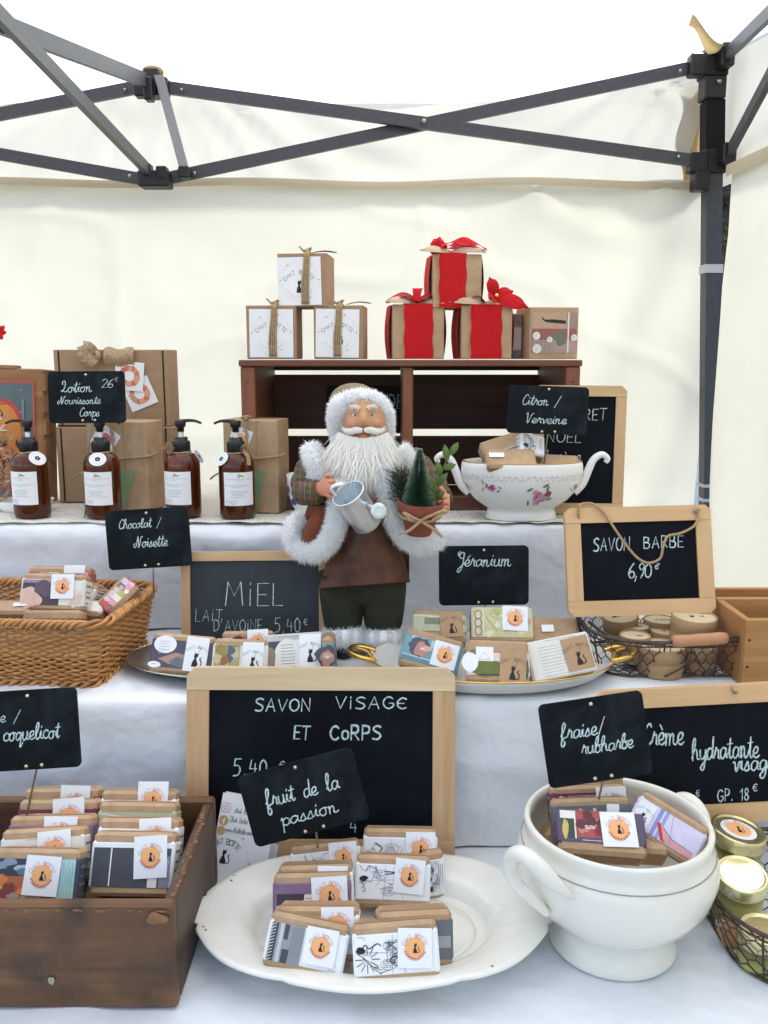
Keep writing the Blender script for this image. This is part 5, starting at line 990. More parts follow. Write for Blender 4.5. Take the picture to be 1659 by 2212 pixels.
# ================================================================ PUMP BOTTLES
AMBER = mat('amber_bottle', (.20, .045, .008), .10, trans=.72, ior=1.45, spec=.5); AMBL = mat('amber_liquid', (.085, .020, .005), .25, spec=.3)
BLK = mat('black_pump', (.010, .010, .012), .35)
LEAFP = pc((.22, .30, .10))
def bottle(label, px, py, nozz, la, ta, tw):
    b = atz(px, py, Z2+.003); t = thing('pump_bottle', label, 'bottle', (b.x, b.y+.026, Z2+.003), 'amber pump bottles in a row'); rb = .0268; rg = random.Random(int(px))
    m = M(); m.lathe([(0, .0035), (.018, .002), (.0235, 0), (.0258, .0018), (rb, .006), (rb, .0765), (.0262, .083), (.0240, .0895), (.0195, .0945), (.0145, .0972), (.0128, .0985), (.0128, .1000)], AMBER, 48); m.build('bottle_body', t)
    m = M(); m.lathe([(0, .0045), (.0235, .0045), (.0248, .008), (.0248, .071), (0, .071)], AMBL, 32); m.build('lotion', t)
    m = M(); m.lathe([(.0128, .0985), (.0132, .0985), (.0132, .113), (.0122, .1145), (.0100, .1145), (.0100, .1195), (.0090, .1200), (0, .12)], BLK, 32)
    for k in range(28): a = k*2*math.pi/28; m.box((.0131*math.cos(a), .0131*math.sin(a), .1055), (.0007, .0007, .012), BLK)
    m.build('collar', t)
    M().lathe([(.0037, .1195), (.0037, .1285)], mat('white_nylon', (.75, .75, .75), .4), 16).build('pump_stem', t)
    m = M(); m.lathe([(0, .1280), (.0052, .1280), (.0052, .134), (.0078, .136), (.0082, .1440), (.0072, .1450), (0, .1450)], BLK, 24); s = nozz; pts = catmull([(0, 0, .1435), (s*.012, -.001, .1445), (s*.022, -.001, .1440), (s*.0315, -.001, .1405)], 5); m.tube(pts, [.0030-.0012*i/15 for i in range(len(pts))], BLK, 8); m.build('pump_head', t)
    m = M(); w, z0, z1 = .047, .021, .0705; m.grid(16, 1, lambda u, v: (-w/2+w*u, 0, z0+(z1-z0)*v), WHITE)
    m.stroke([(-.002, .0635), (.002, .066), (.006, .0645)], .0022, -.0003, LEAFP); m.stroke([(-.001, .0675), (.003, .0655)], .0018, -.0004, LEAFP)
    z = .0605
    for k, (wd, gp) in enumerate(((.040, 0), (.007, .0022), (.042, .0068), (.022, .0024), (.022, .0062), (.026, .0022), (.020, .0022), (.014, .0022), (.028, .0024))):
        z -= gp; lines(m, -wd/2-.001, z, wd*1.15, 1, .002, -.0003, GREYINK, rg, .00055)
    for cx_ in (-.017, -.009): m.stroke([(cx_+.0032*math.cos(q*.5), .0265+.0032*math.sin(q*.5)) for q in range(14)], .0004, -.0003, GREYINK); lines(m, cx_-.002, .0265, .004, 1, .002, -.0003, REDINK, rg)
    m.warp(lambda x, y, z: ((rb+.0006-y)*math.sin(x/rb+R(la)), -(rb+.0006-y)*math.cos(x/rb+R(la)), z)); m.build('label', t)
    m = M(); a = R(ta); c, s2 = math.sin(a), -math.cos(a); rr = .0255; m.T = Matrix.Translation((c*rr, s2*rr, .0895)) @ Matrix.Rotation(a*.8, 4, 'Z') @ Matrix.Rotation(R(-28), 4, 'X') @ Matrix.Rotation(R(25 if ta > 20 else -20 if ta < -20 else 0), 4, 'Y')
    pts = [(.0125*math.cos(q*.2618), .0105*math.sin(q*.2618)) for q in range(24)]; plate(m, pts, -.0006, .0004, WHITE if abs(ta) < 100 else mat('grey_tag', (.50, .49, .53), .7))
    for k in range(5): q = k*1.2566+.3; m.disc(.0026*math.cos(q), .0022*math.sin(q), .0018, .0015, -.0009-.00002*k, INK, 9)
    for k in range(26): q = k*.2417; m.stroke([(.0085*math.cos(q), .0070*math.sin(q)), (.0094*math.cos(q+.1), .0078*math.sin(q+.1))], .0004, -.0009, GREYINK)
    m.build('tag', t)
    m = M(); m.tube([(.0142*math.cos(q*.3927), .0142*math.sin(q*.3927), .0975+.0006*math.sin(q)) for q in range(16)], .0012, TWINE, 6, True)
    if tw:
        for k in range(90):
            d = Vector((rg.gauss(0, 1), rg.gauss(0, .6), rg.gauss(0, 1))).normalized()*rg.uniform(.006, .011); o = Vector((tw*.017, -.010, .104)); m.tube([o, o+d*.6+Vector((0, 0, .001)), o+d], .00045, TWINE, 3, caps=False)
        if tw > 0: m.tube(catmull([(.014, -.012, .10), (.020, -.016, .092), (.021, -.018, .080)], 5), .0032, TWINE, 6)
    m.build('neck_twine', t)
bottle('amber pump bottle with tilted white tag at the far left', 57, 1121, -1, -10, 48, 0)
bottle('amber pump bottle with round white tag in front under the lotion sign', 214, 1122, 1, -4, 6, 0)
bottle('amber pump bottle partly behind the chocolat sign with hairy twine', 389, 1121, 1, -12, 110, -1)
bottle('amber pump bottle with tag hung left, nearest the bearded figure', 508, 1123, -1, 16, -48, 1)
# ================================================================ FLYERS
for k in range(5):
    mx, W, H = frame(524+[26, 18, 10, 5, 0][k], 1822-[10, 7, 5, 2, 0][k], .935-.004*k, 122, 205, 20, 0, 11-k*.5); t = thing('flyer', ['white flyer printed with three contact lines and a cat logo', 'white flyer hidden second in its leaning pile', 'white flyer hidden third in its leaning pile', 'white flyer hidden fourth in its leaning pile', 'white flyer rearmost in its leaning pile'][[4, 3, 2, 1, 0][k]], 'flyer', mx, 'flyers leaning by the dark crate')
    m = M(); m.box((0, 0, H/2), (W, .0012, H), WHITE)
    if k == 4:
        y = -.0009; PKI = pc((.62, .25, .38)); m.stroke([(p[0]-W*.40, p[1]+H*.80) for p in rrect(.010, .010, .003)]+[(-W*.40+.005, H*.80+.007)], .0008, y, PKI); m.stroke([(-W*.40+.0025*math.cos(q*.5), H*.80+.005+.0025*math.sin(q*.5)) for q in range(14)], .0007, y, PKI)
        OC = pc((.55, .33, .16)); m.disc(-W*.40, H*.71, .0055, .0055, y, OC); m.stroke([(-W*.40, H*.68), (-W*.40, H*.715), (-W*.385, H*.735)], .0016, y-.0002, WHITE); m.stroke([(-W*.43, H*.705), (-W*.38, H*.705)], .0014, y-.0003, WHITE); m.disc(-W*.42, H*.60, .005, .005, y, OC)
        for i, (tx_, z_) in enumerate((('chat botte savonnerie', .81), ('Chat Botte savonnerie', .71), ('www.chatbotte-savonnerie', .60))): text(m, tx_, -W*.24+(-W*.05*i), H*z_, .006, y, GREYINK, 'c', pen=.09, width=W*.66)
        for q in range(40): a = q*.157; m.stroke([(-W*.28+.026*math.cos(a), H*.33+.026*math.sin(a)), (-W*.28+.0275*math.cos(a+.08), H*.33+.0275*math.sin(a+.08))], .0005, y, pc((.62, .50, .44)))
        cat(m, -W*.30, H*.26, .016, y, INK); arc_text(m, 'CHAT BOTTE', -W*.28, H*.27, .020, .006, y, INK, 130, 50)
        for a in (.9, -.1, 2.5): m.disc(-W*.28+.029*math.cos(a), H*.33+.029*math.sin(a), .001, .001, y-.0002, REDINK, 8)
    m.build('sheet', t)
# ================================================================ WICKER BASKET
WICK = mat('honey_wicker', (.42, .18, .048), .45, col2=(.58, .29, .095), vs=70, bump=.3, bs=300, spec=.4); WICK2 = mat('brown_wicker', (.30, .13, .045), .5, col2=(.46, .23, .08), vs=60, bump=.3, bs=300)
t = thing('wicker_basket', 'rectangular honey coloured wicker basket of soaps at the left', 'basket', Matrix.Translation((-.522, 1.128, Z1+.002)) @ Matrix.Rotation(R(-5), 4, 'Z'))
def rr_path(hx, hy, r, n):
    segs = []; L = [2*(hx-r), math.pi*r/2, 2*(hy-r), math.pi*r/2]*2; tot = sum(L); out = []
    corners = [(hx-r, -hy+r, -90), (hx-r, hy-r, 0), (-hx+r, hy-r, 90), (-hx+r, -hy+r, 180)]
    for i in range(n):
        d = tot*i/n; k = 0
        while d > L[k]: d -= L[k]; k += 1
        c = corners[(k//2) % 4]
        if k % 2: a = R(c[2]+90*d/L[k]); out.append((c[0]+r*math.cos(a), c[1]+r*math.sin(a), math.cos(a), math.sin(a)))
        else:
            a = R(c[2]); nx, ny = math.cos(a), math.sin(a); tx_, ty_ = -ny, nx; h_ = L[k]/2; out.append((c[0]+r*nx-tx_*(L[k]-d), c[1]+r*ny-ty_*(L[k]-d), nx, ny))
    return out
HX, HY, BH = .178, .085, .080
def wall_pt(p, z): f = z/BH; return Vector((p[0]+p[2]*.016*f, p[1]+p[3]*.012*f, z))
NS_ = 108; m = M(); N = NS_*4; P0 = rr_path(HX, HY, .012, N); rows = 21
for r_ in range(rows):
    z = .006+r_*(BH-.012)/(rows-1); rg = random.Random(r_)
    pts = []
    for i, p in enumerate(P0):
        ph = math.pi*(i/4)+(math.pi if r_ % 2 else 0); off = .0021*math.sin(ph+.0001); q = wall_pt(p, z+.0008*math.sin(i*.7+r_)+.0006*nz(i*.2, r_)); pts.append(q+Vector((p[2]*off, p[3]*off, 0)))
    m.tube(pts, .0016, WICK if rg.random() < .7 else WICK2, 6, True)
m.build('woven_side', t)
m = M(); Ps = rr_path(HX, HY, .012, NS_)
for p in Ps: m.tube([wall_pt(p, 0), wall_pt(p, BH*.5), wall_pt(p, BH)], .0014, WICK2, 5)
m.build('stakes', t)
m = M()
for zc_, rad, tw_ in ((BH+.002, .0046, 3), (.002, .0042, 2)):
    for k in range(tw_):
        pts = []
        for i, p in enumerate(P0): a = 2*math.pi*(i/11+k/tw_); q = wall_pt(p, zc_); pts.append(q+Vector((p[2]*math.cos(a)*rad, p[3]*math.cos(a)*rad, math.sin(a)*rad*.8)))
        m.tube(pts, .0027, WICK if k != 1 else WICK2, 6, True)
m.build('braided_rim', t)
m = M(); m.box((0, 0, .004), (2*HX-.01, 2*HY-.01, .004), WICK2)
for k in range(22): m.tube([(-HX+.01, -HY+.01+k*.0075, .007), (HX-.01, -HY+.01+k*.0075, .007)], .0025, WICK, 5)
m.build('woven_base', t)
m = M(); m.box((0, 0, .030), (2*HX-.03, 2*HY-.03, .004), KRAFT); m.build('paper_lining', t)
# ================================================================ WIRE BASKETS
RUST = mat('rusty_wire', (.085, .065, .055), .6, metal=.5, var=.4, vs=200); RUSTM = mat('dark_mesh_wire', (.060, .050, .045), .6, metal=.5)
ROLL = wood('turned_handle_wood', (.42, .19, .09), (.56, .28, .14), .5, 'x', .5)
def wire_basket(label, loc, hx, hy, r, h, flare, group, dip=0, mesh=(44, 4), yaw=0):
    t = thing('wire_basket', label, 'basket', Matrix.Translation(loc) @ Matrix.Rotation(R(yaw), 4, 'Z'), group)
    def wp(p, z): f = z/h; f = f**.7 if f > 0 else 0; return Vector((p[0]+p[2]*flare*f, p[1]+p[3]*flare*f, z+(dip*f*max(0, abs(p[0])/hx-.55) if dip else 0)))
    n = mesh[0]*2; P1 = rr_path(hx, hy, r, n); m = M(); rws = mesh[1]
    for r_ in range(rws):
        z0, z1 = h*r_/rws, h*(r_+1)/rws; zm = (z0+z1)/2
        for i in range(0, n, 2):
            o = (r_ % 2); a, b, c = P1[(i+o) % n], P1[(i+1+o) % n], P1[(i+2+o) % n]
            m.tube([wp(a, z0), wp(a, z0+(z1-z0)*.45), wp(b, z1)], .0007, RUSTM, 4, caps=False); m.tube([wp(c, z0+(z1-z0)*.45), wp(b, z1)], .0008, RUSTM, 4, caps=False)
    for j in range(12):
        y_ = -hy+.008+j*(2*hy-.016)/11; q_ = max(0, abs(y_)+.004-(hy-r)); hw = hx-.004-(r-math.sqrt(max(0, r*r-q_*q_))); m.tube([(-hw+2*hw*i/24, y_+.003*(1 if i % 2 else -1), .0015) for i in range(25)], .0008, RUSTM, 4, caps=False)
    m.build('wire_mesh', t)
    Pr = rr_path(hx, hy, r, 60); m = M(); m.tube([wp(p, h) for p in Pr], .0022, RUST, 8, True); m.tube([wp(p, h)+Vector((0, 0, -.006)) for p in Pr], .0011, RUST, 6, True); m.build('rim_wire', t)
    m = M(); m.tube([wp(p, .002) for p in Pr], .0018, RUST, 8, True)
    for i in (4, 11, 19, 26, 34, 41, 49, 56): m.tube([wp(Pr[i], z*h) for z in (0, .3, .7, 1)], .0012, RUST, 6)
    m.build('frame_wire', t); return t, wp
wx = at(1442, 1420, 1.10).x
t, wp = wire_basket('rusty wire basket with wooden handle full of kraft tins', (wx, 1.128, Z1+.002), .094, .066, .034, .050, .014, 'rusty wire baskets', .010)
hz = .057; fy = -.084; pa, pb = at(1452, 1386, 1.045), at(1570, 1378, 1.045); L0 = Vector((wx, 1.128, Z1+.002)); pa -= L0; pb -= L0
m = M(); m.tube([pa.lerp(pb, k/10) for k in range(11)], [.0068, .0078, .0078, .0074, .0076, .0078, .0078, .0074, .0078, .0078, .0066], ROLL, 14); m.build('wooden_grip', t)
m = M(); m.tube(catmull([(-.100, -.01, .055), (-.085, -.060, .052), (-.04, -.080, pa.z-.004), pa], 6), .0022, RUST, 6); m.tube(catmull([pb, (.098, -.072, pb.z), (.106, -.050, .056), (.104, -.01, .058)], 6), .0022, RUST, 6); m.tube(catmull([(.012, -.083, .04), (.002, -.082, .020), (-.02, -.081, .006)], 4), .0013, RUST, 5); m.tube(catmull([(.014, -.083, .04), (.026, -.082, .018), (.04, -.081, .006)], 4), .0013, RUST, 5); m.build('handle_wire', t)
TINK = mat('kraft_tube', (.42, .265, .135), .7, var=.10, vs=30, stretch=(1, 1, 6)); TINL = mat('cream_lid_paper', (.62, .52, .34), .75, var=.06, vs=60)
def tin(label, px, py, Y, w, h=.038, rx=0, ry=0):
    c = at(px, py, Y); r = w*depth(c)/FPX/2; mx = Matrix.Translation(c) @ Matrix.Rotation(R(rx), 4, 'X') @ Matrix.Rotation(R(ry), 4, 'Y') @ Matrix.Translation((0, 0, -h)); t = thing('kraft_tin', label, 'tin', mx, 'round kraft tins in the wire basket')
    m = M(); m.lathe([(0, 0), (r*.97, 0), (r*.985, .001), (r*.985, h*.55)], TINK, 40); m.build('tin_body', t)
    m = M(); m.lathe([(r*.99, h*.50), (r, h*.50), (r, h), (r*.985, h+.0008), (r*.93, h+.0006), (r*.92, h-.0012), (0, h-.0012)], TINK, 40); m.disc(0, 0, .001, .001, 0, TINL, 3) if False else m.lathe([(0, h-.0006), (r*.91, h-.0006)], TINL, 40)
    rg = random.Random(int(px)); 
    for k in range(7): a = rg.uniform(-.5, .5)*r; m.add([(a, -.1*r+rg.uniform(-.1, .1)*r, h-.0002), (a+.12*r, -.05*r, h-.0002), (a+.11*r, .02*r, h-.00018), (a+.01*r, .05*r, h-.00018)], [(0, 1, 2, 3)], INK)
    m.build('tin_lid', t)
tin('kraft tin stacked highest under the savon barbe board', 1500, 1330, 1.098, 96, .040, 4, 2)
tin('kraft tin at the front of the wire basket, left of the wooden handle end', 1430, 1394, 1.078, 98, .036)
tin('kraft tin at the front right of the wire basket under the handle', 1510, 1392, 1.092, 78, .036)
tin('kraft tin in the middle back of the wire basket', 1428, 1338, 1.165, 74, .036)
tin('kraft tin low in the middle of the basket behind the front one', 1442, 1362, 1.135, 74, .036)
tin('kraft tin low at the left of the basket under the board', 1372, 1352, 1.15, 62, .036)
tin('kraft tin tipped at the left under the board corner', 1340, 1330, 1.165, 76, .036, 8, -6)
tin('kraft tin at the left front wall of the wire basket', 1372, 1372, 1.10, 66, .034)
# honey coloured open boxes at the right
HONX = wood('honey_wood_across', (.36, .17, .05), (.48, .25, .09), .5, 'x', .6); HONY = wood('honey_wood_along', (.30, .13, .045), (.42, .20, .07), .5, 'y', .6)
def openbox(label, x0, y0, z0, w, d, h):
    t = thing('wooden_box', label, 'box', (x0+w/2, y0+d/2, z0), 'honey wooden boxes at the right edge'); th = .009
    for s_, nm in ((-1, 'front_board'), (1, 'back_board')): M().box((0, s_*(d/2-th/2), h/2), (w, th, h), HONX, .001).build(nm, t)
    for s_ in (-1, 1): M().box((s_*(w/2-th/2), 0, h/2-.0008), (th, d-2*th-.0006, h-.0016), HONY, .001).build('side_board', t)
    M().box((0, 0, .004), (w-2*th-.001, d-2*th-.001, .006), HONX).build('bottom_board', t); m = M()
    for z_ in (.3, .7): m.ball((-w/2+.005, -d/2-.0003, h*z_), (.0016, .0008, .0016), INK, 8, 4)
    m.build('nail', t)
a_ = at(1602, 1470, 1.03); openbox('honey wooden box in front at the right edge', a_.x, 1.028, Z1+.002, .17, .105, at(1602, 1338, 1.03).z-Z1-.002)
b_ = at(1568, 1313, 1.14); openbox('honey wooden box standing behind the other at the right edge', b_.x, 1.145, Z1+.002, .22, .10, b_.z-Z1-.001)
# jar basket
t, wp = wire_basket('rusty wire basket holding gold lidded jars at the lower right', (.458, .818, Z0+.002), .114, .090, .06, .056, .014, 'rusty wire baskets', 0, (40, 5))
LIDG = mat('gold_tin_lid', (.62, .55, .30), .24, metal=.85, bump=.04, bs=200); LIDC = mat('cream_gold_lid', (.80, .73, .46), .25, metal=.8); GLASS = mat('clear_glass', (.95, .97, .93), .03, trans=.95, ior=1.3); PALEB = mat('pale_lime_balm', (.62, .55, .07), .3, col2=(.75, .70, .24), vs=30, spec=.4)
def jar(label, px, py, Y, w, mt, rx, ry, sticker, h=.066):
    c = at(px, py, Y); r = w*depth(c)/FPX/2; mx = Matrix.Translation(c) @ Matrix.Rotation(R(ry), 4, 'Y') @ Matrix.Rotation(R(rx), 4, 'X') @ Matrix.Translation((0, 0, -h)); t = thing('glass_jar', label, 'jar', mx, 'gold lidded jars in the wire basket'); k = r/.029
    m = M(); m.lathe([(0, .002), (.022*k, 0), (.026*k, .003), (.0275*k, .010), (.0275*k, h-.022), (.025*k, h-.016), (.025*k, h-.004)], GLASS, 48); m.build('glass', t)
    m = M(); m.lathe([(0, .0035), (.024*k, .0035), (.0262*k, .010), (.0262*k, h-.026), (0, h-.026)], PALEB, 40); m.build('balm', t)
    m = M(); m.lathe([(.0268*k, h-.0155), (.029*k, h-.0150), (.0292*k, h-.012), (.0288*k, h-.010), (.0288*k, h-.002), (.0275*k, h), (.0255*k, h+.0003), (.0245*k, h-.0012), (.0235*k, h-.0016), (.0228*k, h-.0016), (.020*k, h-.0016), (0, h-.0016)], mt, 56); m.build('lid', t)
    if sticker:
        m = M(); s = .0185*k; q = h-.0010
        m.disc(0, 0, s, s*.98, 0, WHITE, 32); pts = [((s*.68*(1.06 if i % 2 else .96))*math.cos(i*math.pi/28), (s*.68*(1.06 if i % 2 else .96))*math.sin(i*math.pi/28)) for i in range(56)]; m.poly(pts, -.0003, ORANGE); cat(m, 0, -s*.3, s*.6, -.0006, INK); arc_text(m, 'CHAT BOTTE', 0, 0, s*.70, s*.2, -.0006, REDINK, 165, 15); m.warp(lambda x, y, z: (x, z, q-y)); m.build('sticker', t)
    return t
jar('glass jar with gold lid and orange sun sticker at the right edge', 1596, 1790, .885, 118, LIDG, 4, 8, True)
jar('glass jar with blank cream gold lid tilted forward in the basket', 1603, 1886, .835, 110, LIDC, 14, -2, False)
jar('glass jar lowest in the basket, cut by the photo edge', 1652, 2006, .768, 110, LIDG, 3, 0, False, .048)
mx, W, H = frame(1580, 2030, .795, 40, 72, 24, 0, -22); t = thing('kraft_tag', 'brown paper tag inside the jar basket', 'tag', mx); M().box((0, 0, H/2), (W, .0012, H), mat('tan_tag', (.42, .22, .10), .7, var=.1, vs=60)).build('card', t)
m = M(); m.tube(catmull([(0, -.001, H*.9), (-.006, -.001, H*1.05), (-.004, .004, H*1.16), (.003, .004, H*1.02)], 6), .0014, TWINE, 5); m.build('twine', t)
# ================================================================ BEARDED FIGURE
K = 1.19/FPX
sp = at(795, 1410, 1.155); FO = Vector((sp.x, 1.165, Z1+.002))
def g(px, py, y=0): return at(px, py, FO.y+y)-FO
santa = thing('santa_figurine', 'bearded santa figurine in white fur trimmed coat and brown leather apron', 'figurine', FO)
FUR = fabric('white_fur', (.95, .95, .95), (.95, .95, .95), .45, 0, 9); FURC = mat('white_fur_core', (.90, .90, .90), 1)
BEARD = fabric('beard_hair', (.94, .92, .86), (.94, .92, .86), .35, 0, 9); SKIN = mat('painted_skin', (.54, .28, .135), .5, var=.06, vs=60, sub=.1); SKINP = mat('pink_cheek', (.62, .24, .17), .5); HANDM = mat('peach_plastic', (.62, .26, .15), .45)
LEATH = mat('brown_leather', (.022, .008, .005), .5, col2=(.135, .045, .018), vs=30, bump=.6, bs=60, detail=6); COAT = mat('rust_coat_cloth', (.13, .032, .012), .9, col2=(.21, .06, .022), vs=40, bump=.3, bs=150); PANTS = mat('dark_olive_cloth', (.026, .026, .014), .95, var=.3, vs=50, bump=.3, bs=300)
def plaid(name):
    if name in MATS: return MATS[name]
    mt = bpy.data.materials.new(name); mt.use_nodes = True; n = mt.node_tree.nodes; l = mt.node_tree.links; b = n['Principled BSDF']; b.inputs['Roughness'].default_value = .9
    tc = n.new('ShaderNodeTexCoord'); last = None; base = (.095, .085, .045)
    rgb = n.new('ShaderNodeRGB'); rgb.outputs[0].default_value = (*base, 1); last = rgb.outputs[0]
    for dirs, sc_, col, lim in (('X', 260, (.030, .040, .022), .0), ('Z', 240, (.030, .040, .022), .0), ('X', 130, (.16, .060, .035), .80), ('Z', 120, (.16, .060, .035), .80), ('X', 260, (.22, .19, .11), .93)):
        wv = n.new('ShaderNodeTexWave'); wv.bands_direction = dirs; wv.inputs['Scale'].default_value = sc_/3.14/2; l.new(tc.outputs['Object'], wv.inputs[0]); gt = n.new('ShaderNodeMath'); gt.operation = 'GREATER_THAN'; gt.inputs[1].default_value = lim or .55; l.new(wv.outputs['Fac'], gt.inputs[0]); ml_ = n.new('ShaderNodeMath'); ml_.operation = 'MULTIPLY'; ml_.inputs[1].default_value = .65; l.new(gt.outputs[0], ml_.inputs[0])
        mx_ = n.new('ShaderNodeMixRGB'); l.new(ml_.outputs[0], mx_.inputs[0]); l.new(last, mx_.inputs[1]); mx_.inputs[2].default_value = (*col, 1); last = mx_.outputs[0]
    l.new(last, b.inputs['Base Color']); MATS[name] = mt; return mt
PLAID = plaid('plaid_flannel')
rf = random.Random(77)
def strand(m, p, d, ln, w, mt, droop=0, curl=.3):
    d = d.normalized(); s = d.cross(Vector((rf.gauss(0, 1), rf.gauss(0, 1), rf.gauss(0, 1)))); s = s.normalized()*w if s.length > 1e-6 else Vector((w, 0, 0)); j = Vector((rf.gauss(0, 1), rf.gauss(0, 1), rf.gauss(0, 1)))*ln*curl*.3
    a = p; b = p+d*ln*.5+j*.4; c = p+d*ln+j+Vector((0, 0, -droop*ln))
    m.add([a-s, a+s, b-s*.7, b+s*.7, c], [(0, 1, 3, 2), (2, 3, 4)], mt, True)
def fur_tube(m, pts, r, ln, dens, closed=False, flat=1.0, mt=None, w=.00055):
    pts = [Vector(p) for p in pts]; rr = r if hasattr(r, '__len__') else [r]*len(pts)
    m.tube(pts, rr, FURC, 10, closed, flat=flat)
    n = len(pts)
    for i in range(n if closed else n-1):
        a, b = pts[i], pts[(i+1) % n]; t_ = (b-a); L = t_.length
        if L < 1e-6: continue
        t_ = t_/L; u = t_.cross(Vector((0, 1, 0))); u = u.normalized() if u.length > .1 else t_.cross(Vector((1, 0, 0))).normalized(); v = t_.cross(u); r0 = (rr[i]+rr[(i+1) % n])/2
        for k in range(max(1, int(L*r0*6.28*dens))):
            q = rf.random()*6.283; d = u*math.cos(q)+v*math.sin(q); p = a.lerp(b, rf.random())+d*r0*.85; strand(m, p, d+t_*rf.gauss(0, .35)+Vector((rf.gauss(0, .25), rf.gauss(0, .25), rf.gauss(-.1, .25))), ln*rf.uniform(.6, 1.25), w, mt or FUR, .15)
DENS = 1.1e6
# --- body: one continuous skinned mesh (torso, neck, head, arms to the fingers, legs), grown x10 then scaled back
bv = []; be = []; br = []
def jn(p, r, par=None):
    bv.append(Vector(p)*10); br.append(r*10); i = len(bv)-1
    if par is not None: be.append((par, i))
    return i
pel = jn(g(790, 1235, .002), .036); to1 = jn(g(789, 1160), .040, pel); to2 = jn(g(788, 1080, .002), .041, to1); chn = jn(g(788, 1010, .004), .034, to2); nk = jn(g(788, 968, .0), .018, chn); h0 = jn(g(787, 935, -.006), .030, nk); h1 = jn(g(786, 900, -.006), .033, h0); h2 = jn(g(785, 866, -.003), .026, h1)
for s_, kn, an in ((-1, (748, 1320), (750, 1390)), (1, (828, 1320), (826, 1395))):
    a = jn(g(790+s_*34, 1262, 0), .025, pel); b = jn(g(*kn, 0), .022, a); c = jn(g(*an, 0), .015, b); d = jn(g(an[0]+s_*3, 1406, -.030), .0085, c)
def arm(sh, el, wr, hd, tips, hdir):
    a = jn(g(*sh), .020, chn); b = jn(g(*el), .015, a); c = jn(g(*wr), .0088, b); d = jn(g(*hd), .0090, c); pz = g(*hd)
    for (o1, o2, o3, r_) in tips:
        e = jn(pz+Vector(o1), r_, d); f_ = jn(pz+Vector(o2), r_*.95, e); jn(pz+Vector(o3), r_*.8, f_)
F = .0036
arm((700, 1005, -.004), (668, 1055, -.018), (695, 1056, -.050), (703, 1054, -.062), [((.004, -.006, .010), (.010, -.010, .010), (.012, -.006, .006), F), ((.007, -.008, .004), (.013, -.011, .004), (.014, -.006, .001), F), ((.007, -.008, -.003), (.013, -.010, -.003), (.013, -.005, -.005), F), ((.005, -.007, -.010), (.010, -.009, -.010), (.010, -.004, -.010), F*.9), ((.000, -.002, .012), (.004, -.006, .018), (.008, -.008, .017), F*1.05)], 1)
arm((868, 1005, -.004), (935, 1050, -.016), (955, 1078, -.044), (963, 1084, -.056), [((-.002, -.009, .009), (-.008, -.014, .009), (-.012, -.012, .008), F), ((0, -.010, .002), (-.007, -.015, .002), (-.012, -.013, .001), F), ((0, -.010, -.005), (-.007, -.014, -.005), (-.011, -.012, -.006), F), ((.001, -.008, -.011), (-.005, -.012, -.012), (-.009, -.010, -.013), F*.9), ((-.003, -.004, .012), (-.006, -.008, .018), (-.009, -.010, .020), F*1.05)], -1)
me = bpy.data.meshes.new('body'); me.from_pydata(bv, be, []); body = bpy.data.objects.new('body', me); sc.collection.objects.link(body)
md = body.modifiers.new('skin', 'SKIN'); md.use_smooth_shade = True; me.skin_vertices[0].data[0].use_root = True
for i, r_ in enumerate(br): me.skin_vertices[0].data[i].radius = (r_, r_)
md2 = body.modifiers.new('subd', 'SUBSURF'); md2.levels = 2; md2.render_levels = 2
dg = bpy.context.evaluated_depsgraph_get(); ev = body.evaluated_get(dg); bm_ = bpy.data.meshes.new_from_object(ev); bpy.data.objects.remove(body)
m = M(); m.add([v.co/10 for v in bm_.vertices], [tuple(p.vertices) for p in bm_.polygons], HANDM, True)
# modelled face, fused into the same mesh: brow, sockets, nose, cheeks, mouth
hc = g(786, 903, -.014)
def face(d):
    k = 1.0; y = -d.y; x = d.x; z = d.z
    if y > 0:
        k += .26*math.exp(-((x/.20)**2+((z+.02)/.20)**2))*y      # nose
        k += .08*math.exp(-((x/.12)**2+((z-.22)/.22)**2))*y
        for s_ in (-1, 1): k -= .10*math.exp(-(((x-s_*.42)/.20)**2+((z-.17)/.13)**2)); k += .09*math.exp(-(((x-s_*.50)/.22)**2+((z+.16)/.20)**2)); k += .04*math.exp(-(((x-s_*.40)/.25)**2+((z-.42)/.10)**2)); k += .05*math.exp(-(((x-s_*.16)/.09)**2+((z+.10)/.09)**2))
        k += .05*math.exp(-((x/.25)**2+((z+.62)/.12)**2)); k -= .05*math.exp(-((x/.22)**2+((z+.48)/.06)**2))
    return k
m.ball(hc, (.0290, .0290, .0340), SKIN, 56, 40, face); body = m.build('body', santa)
def fp_(x, z):   # point on the face surface from head-relative x,z in metres
    dx, dz = x/.0290, z/.0340; dy = -math.sqrt(max(.02, 1-dx*dx-dz*dz)); d = Vector((dx, dy, dz)); k = face(d); return hc+Vector((d.x*.029*k, d.y*.029*k, d.z*.034*k))
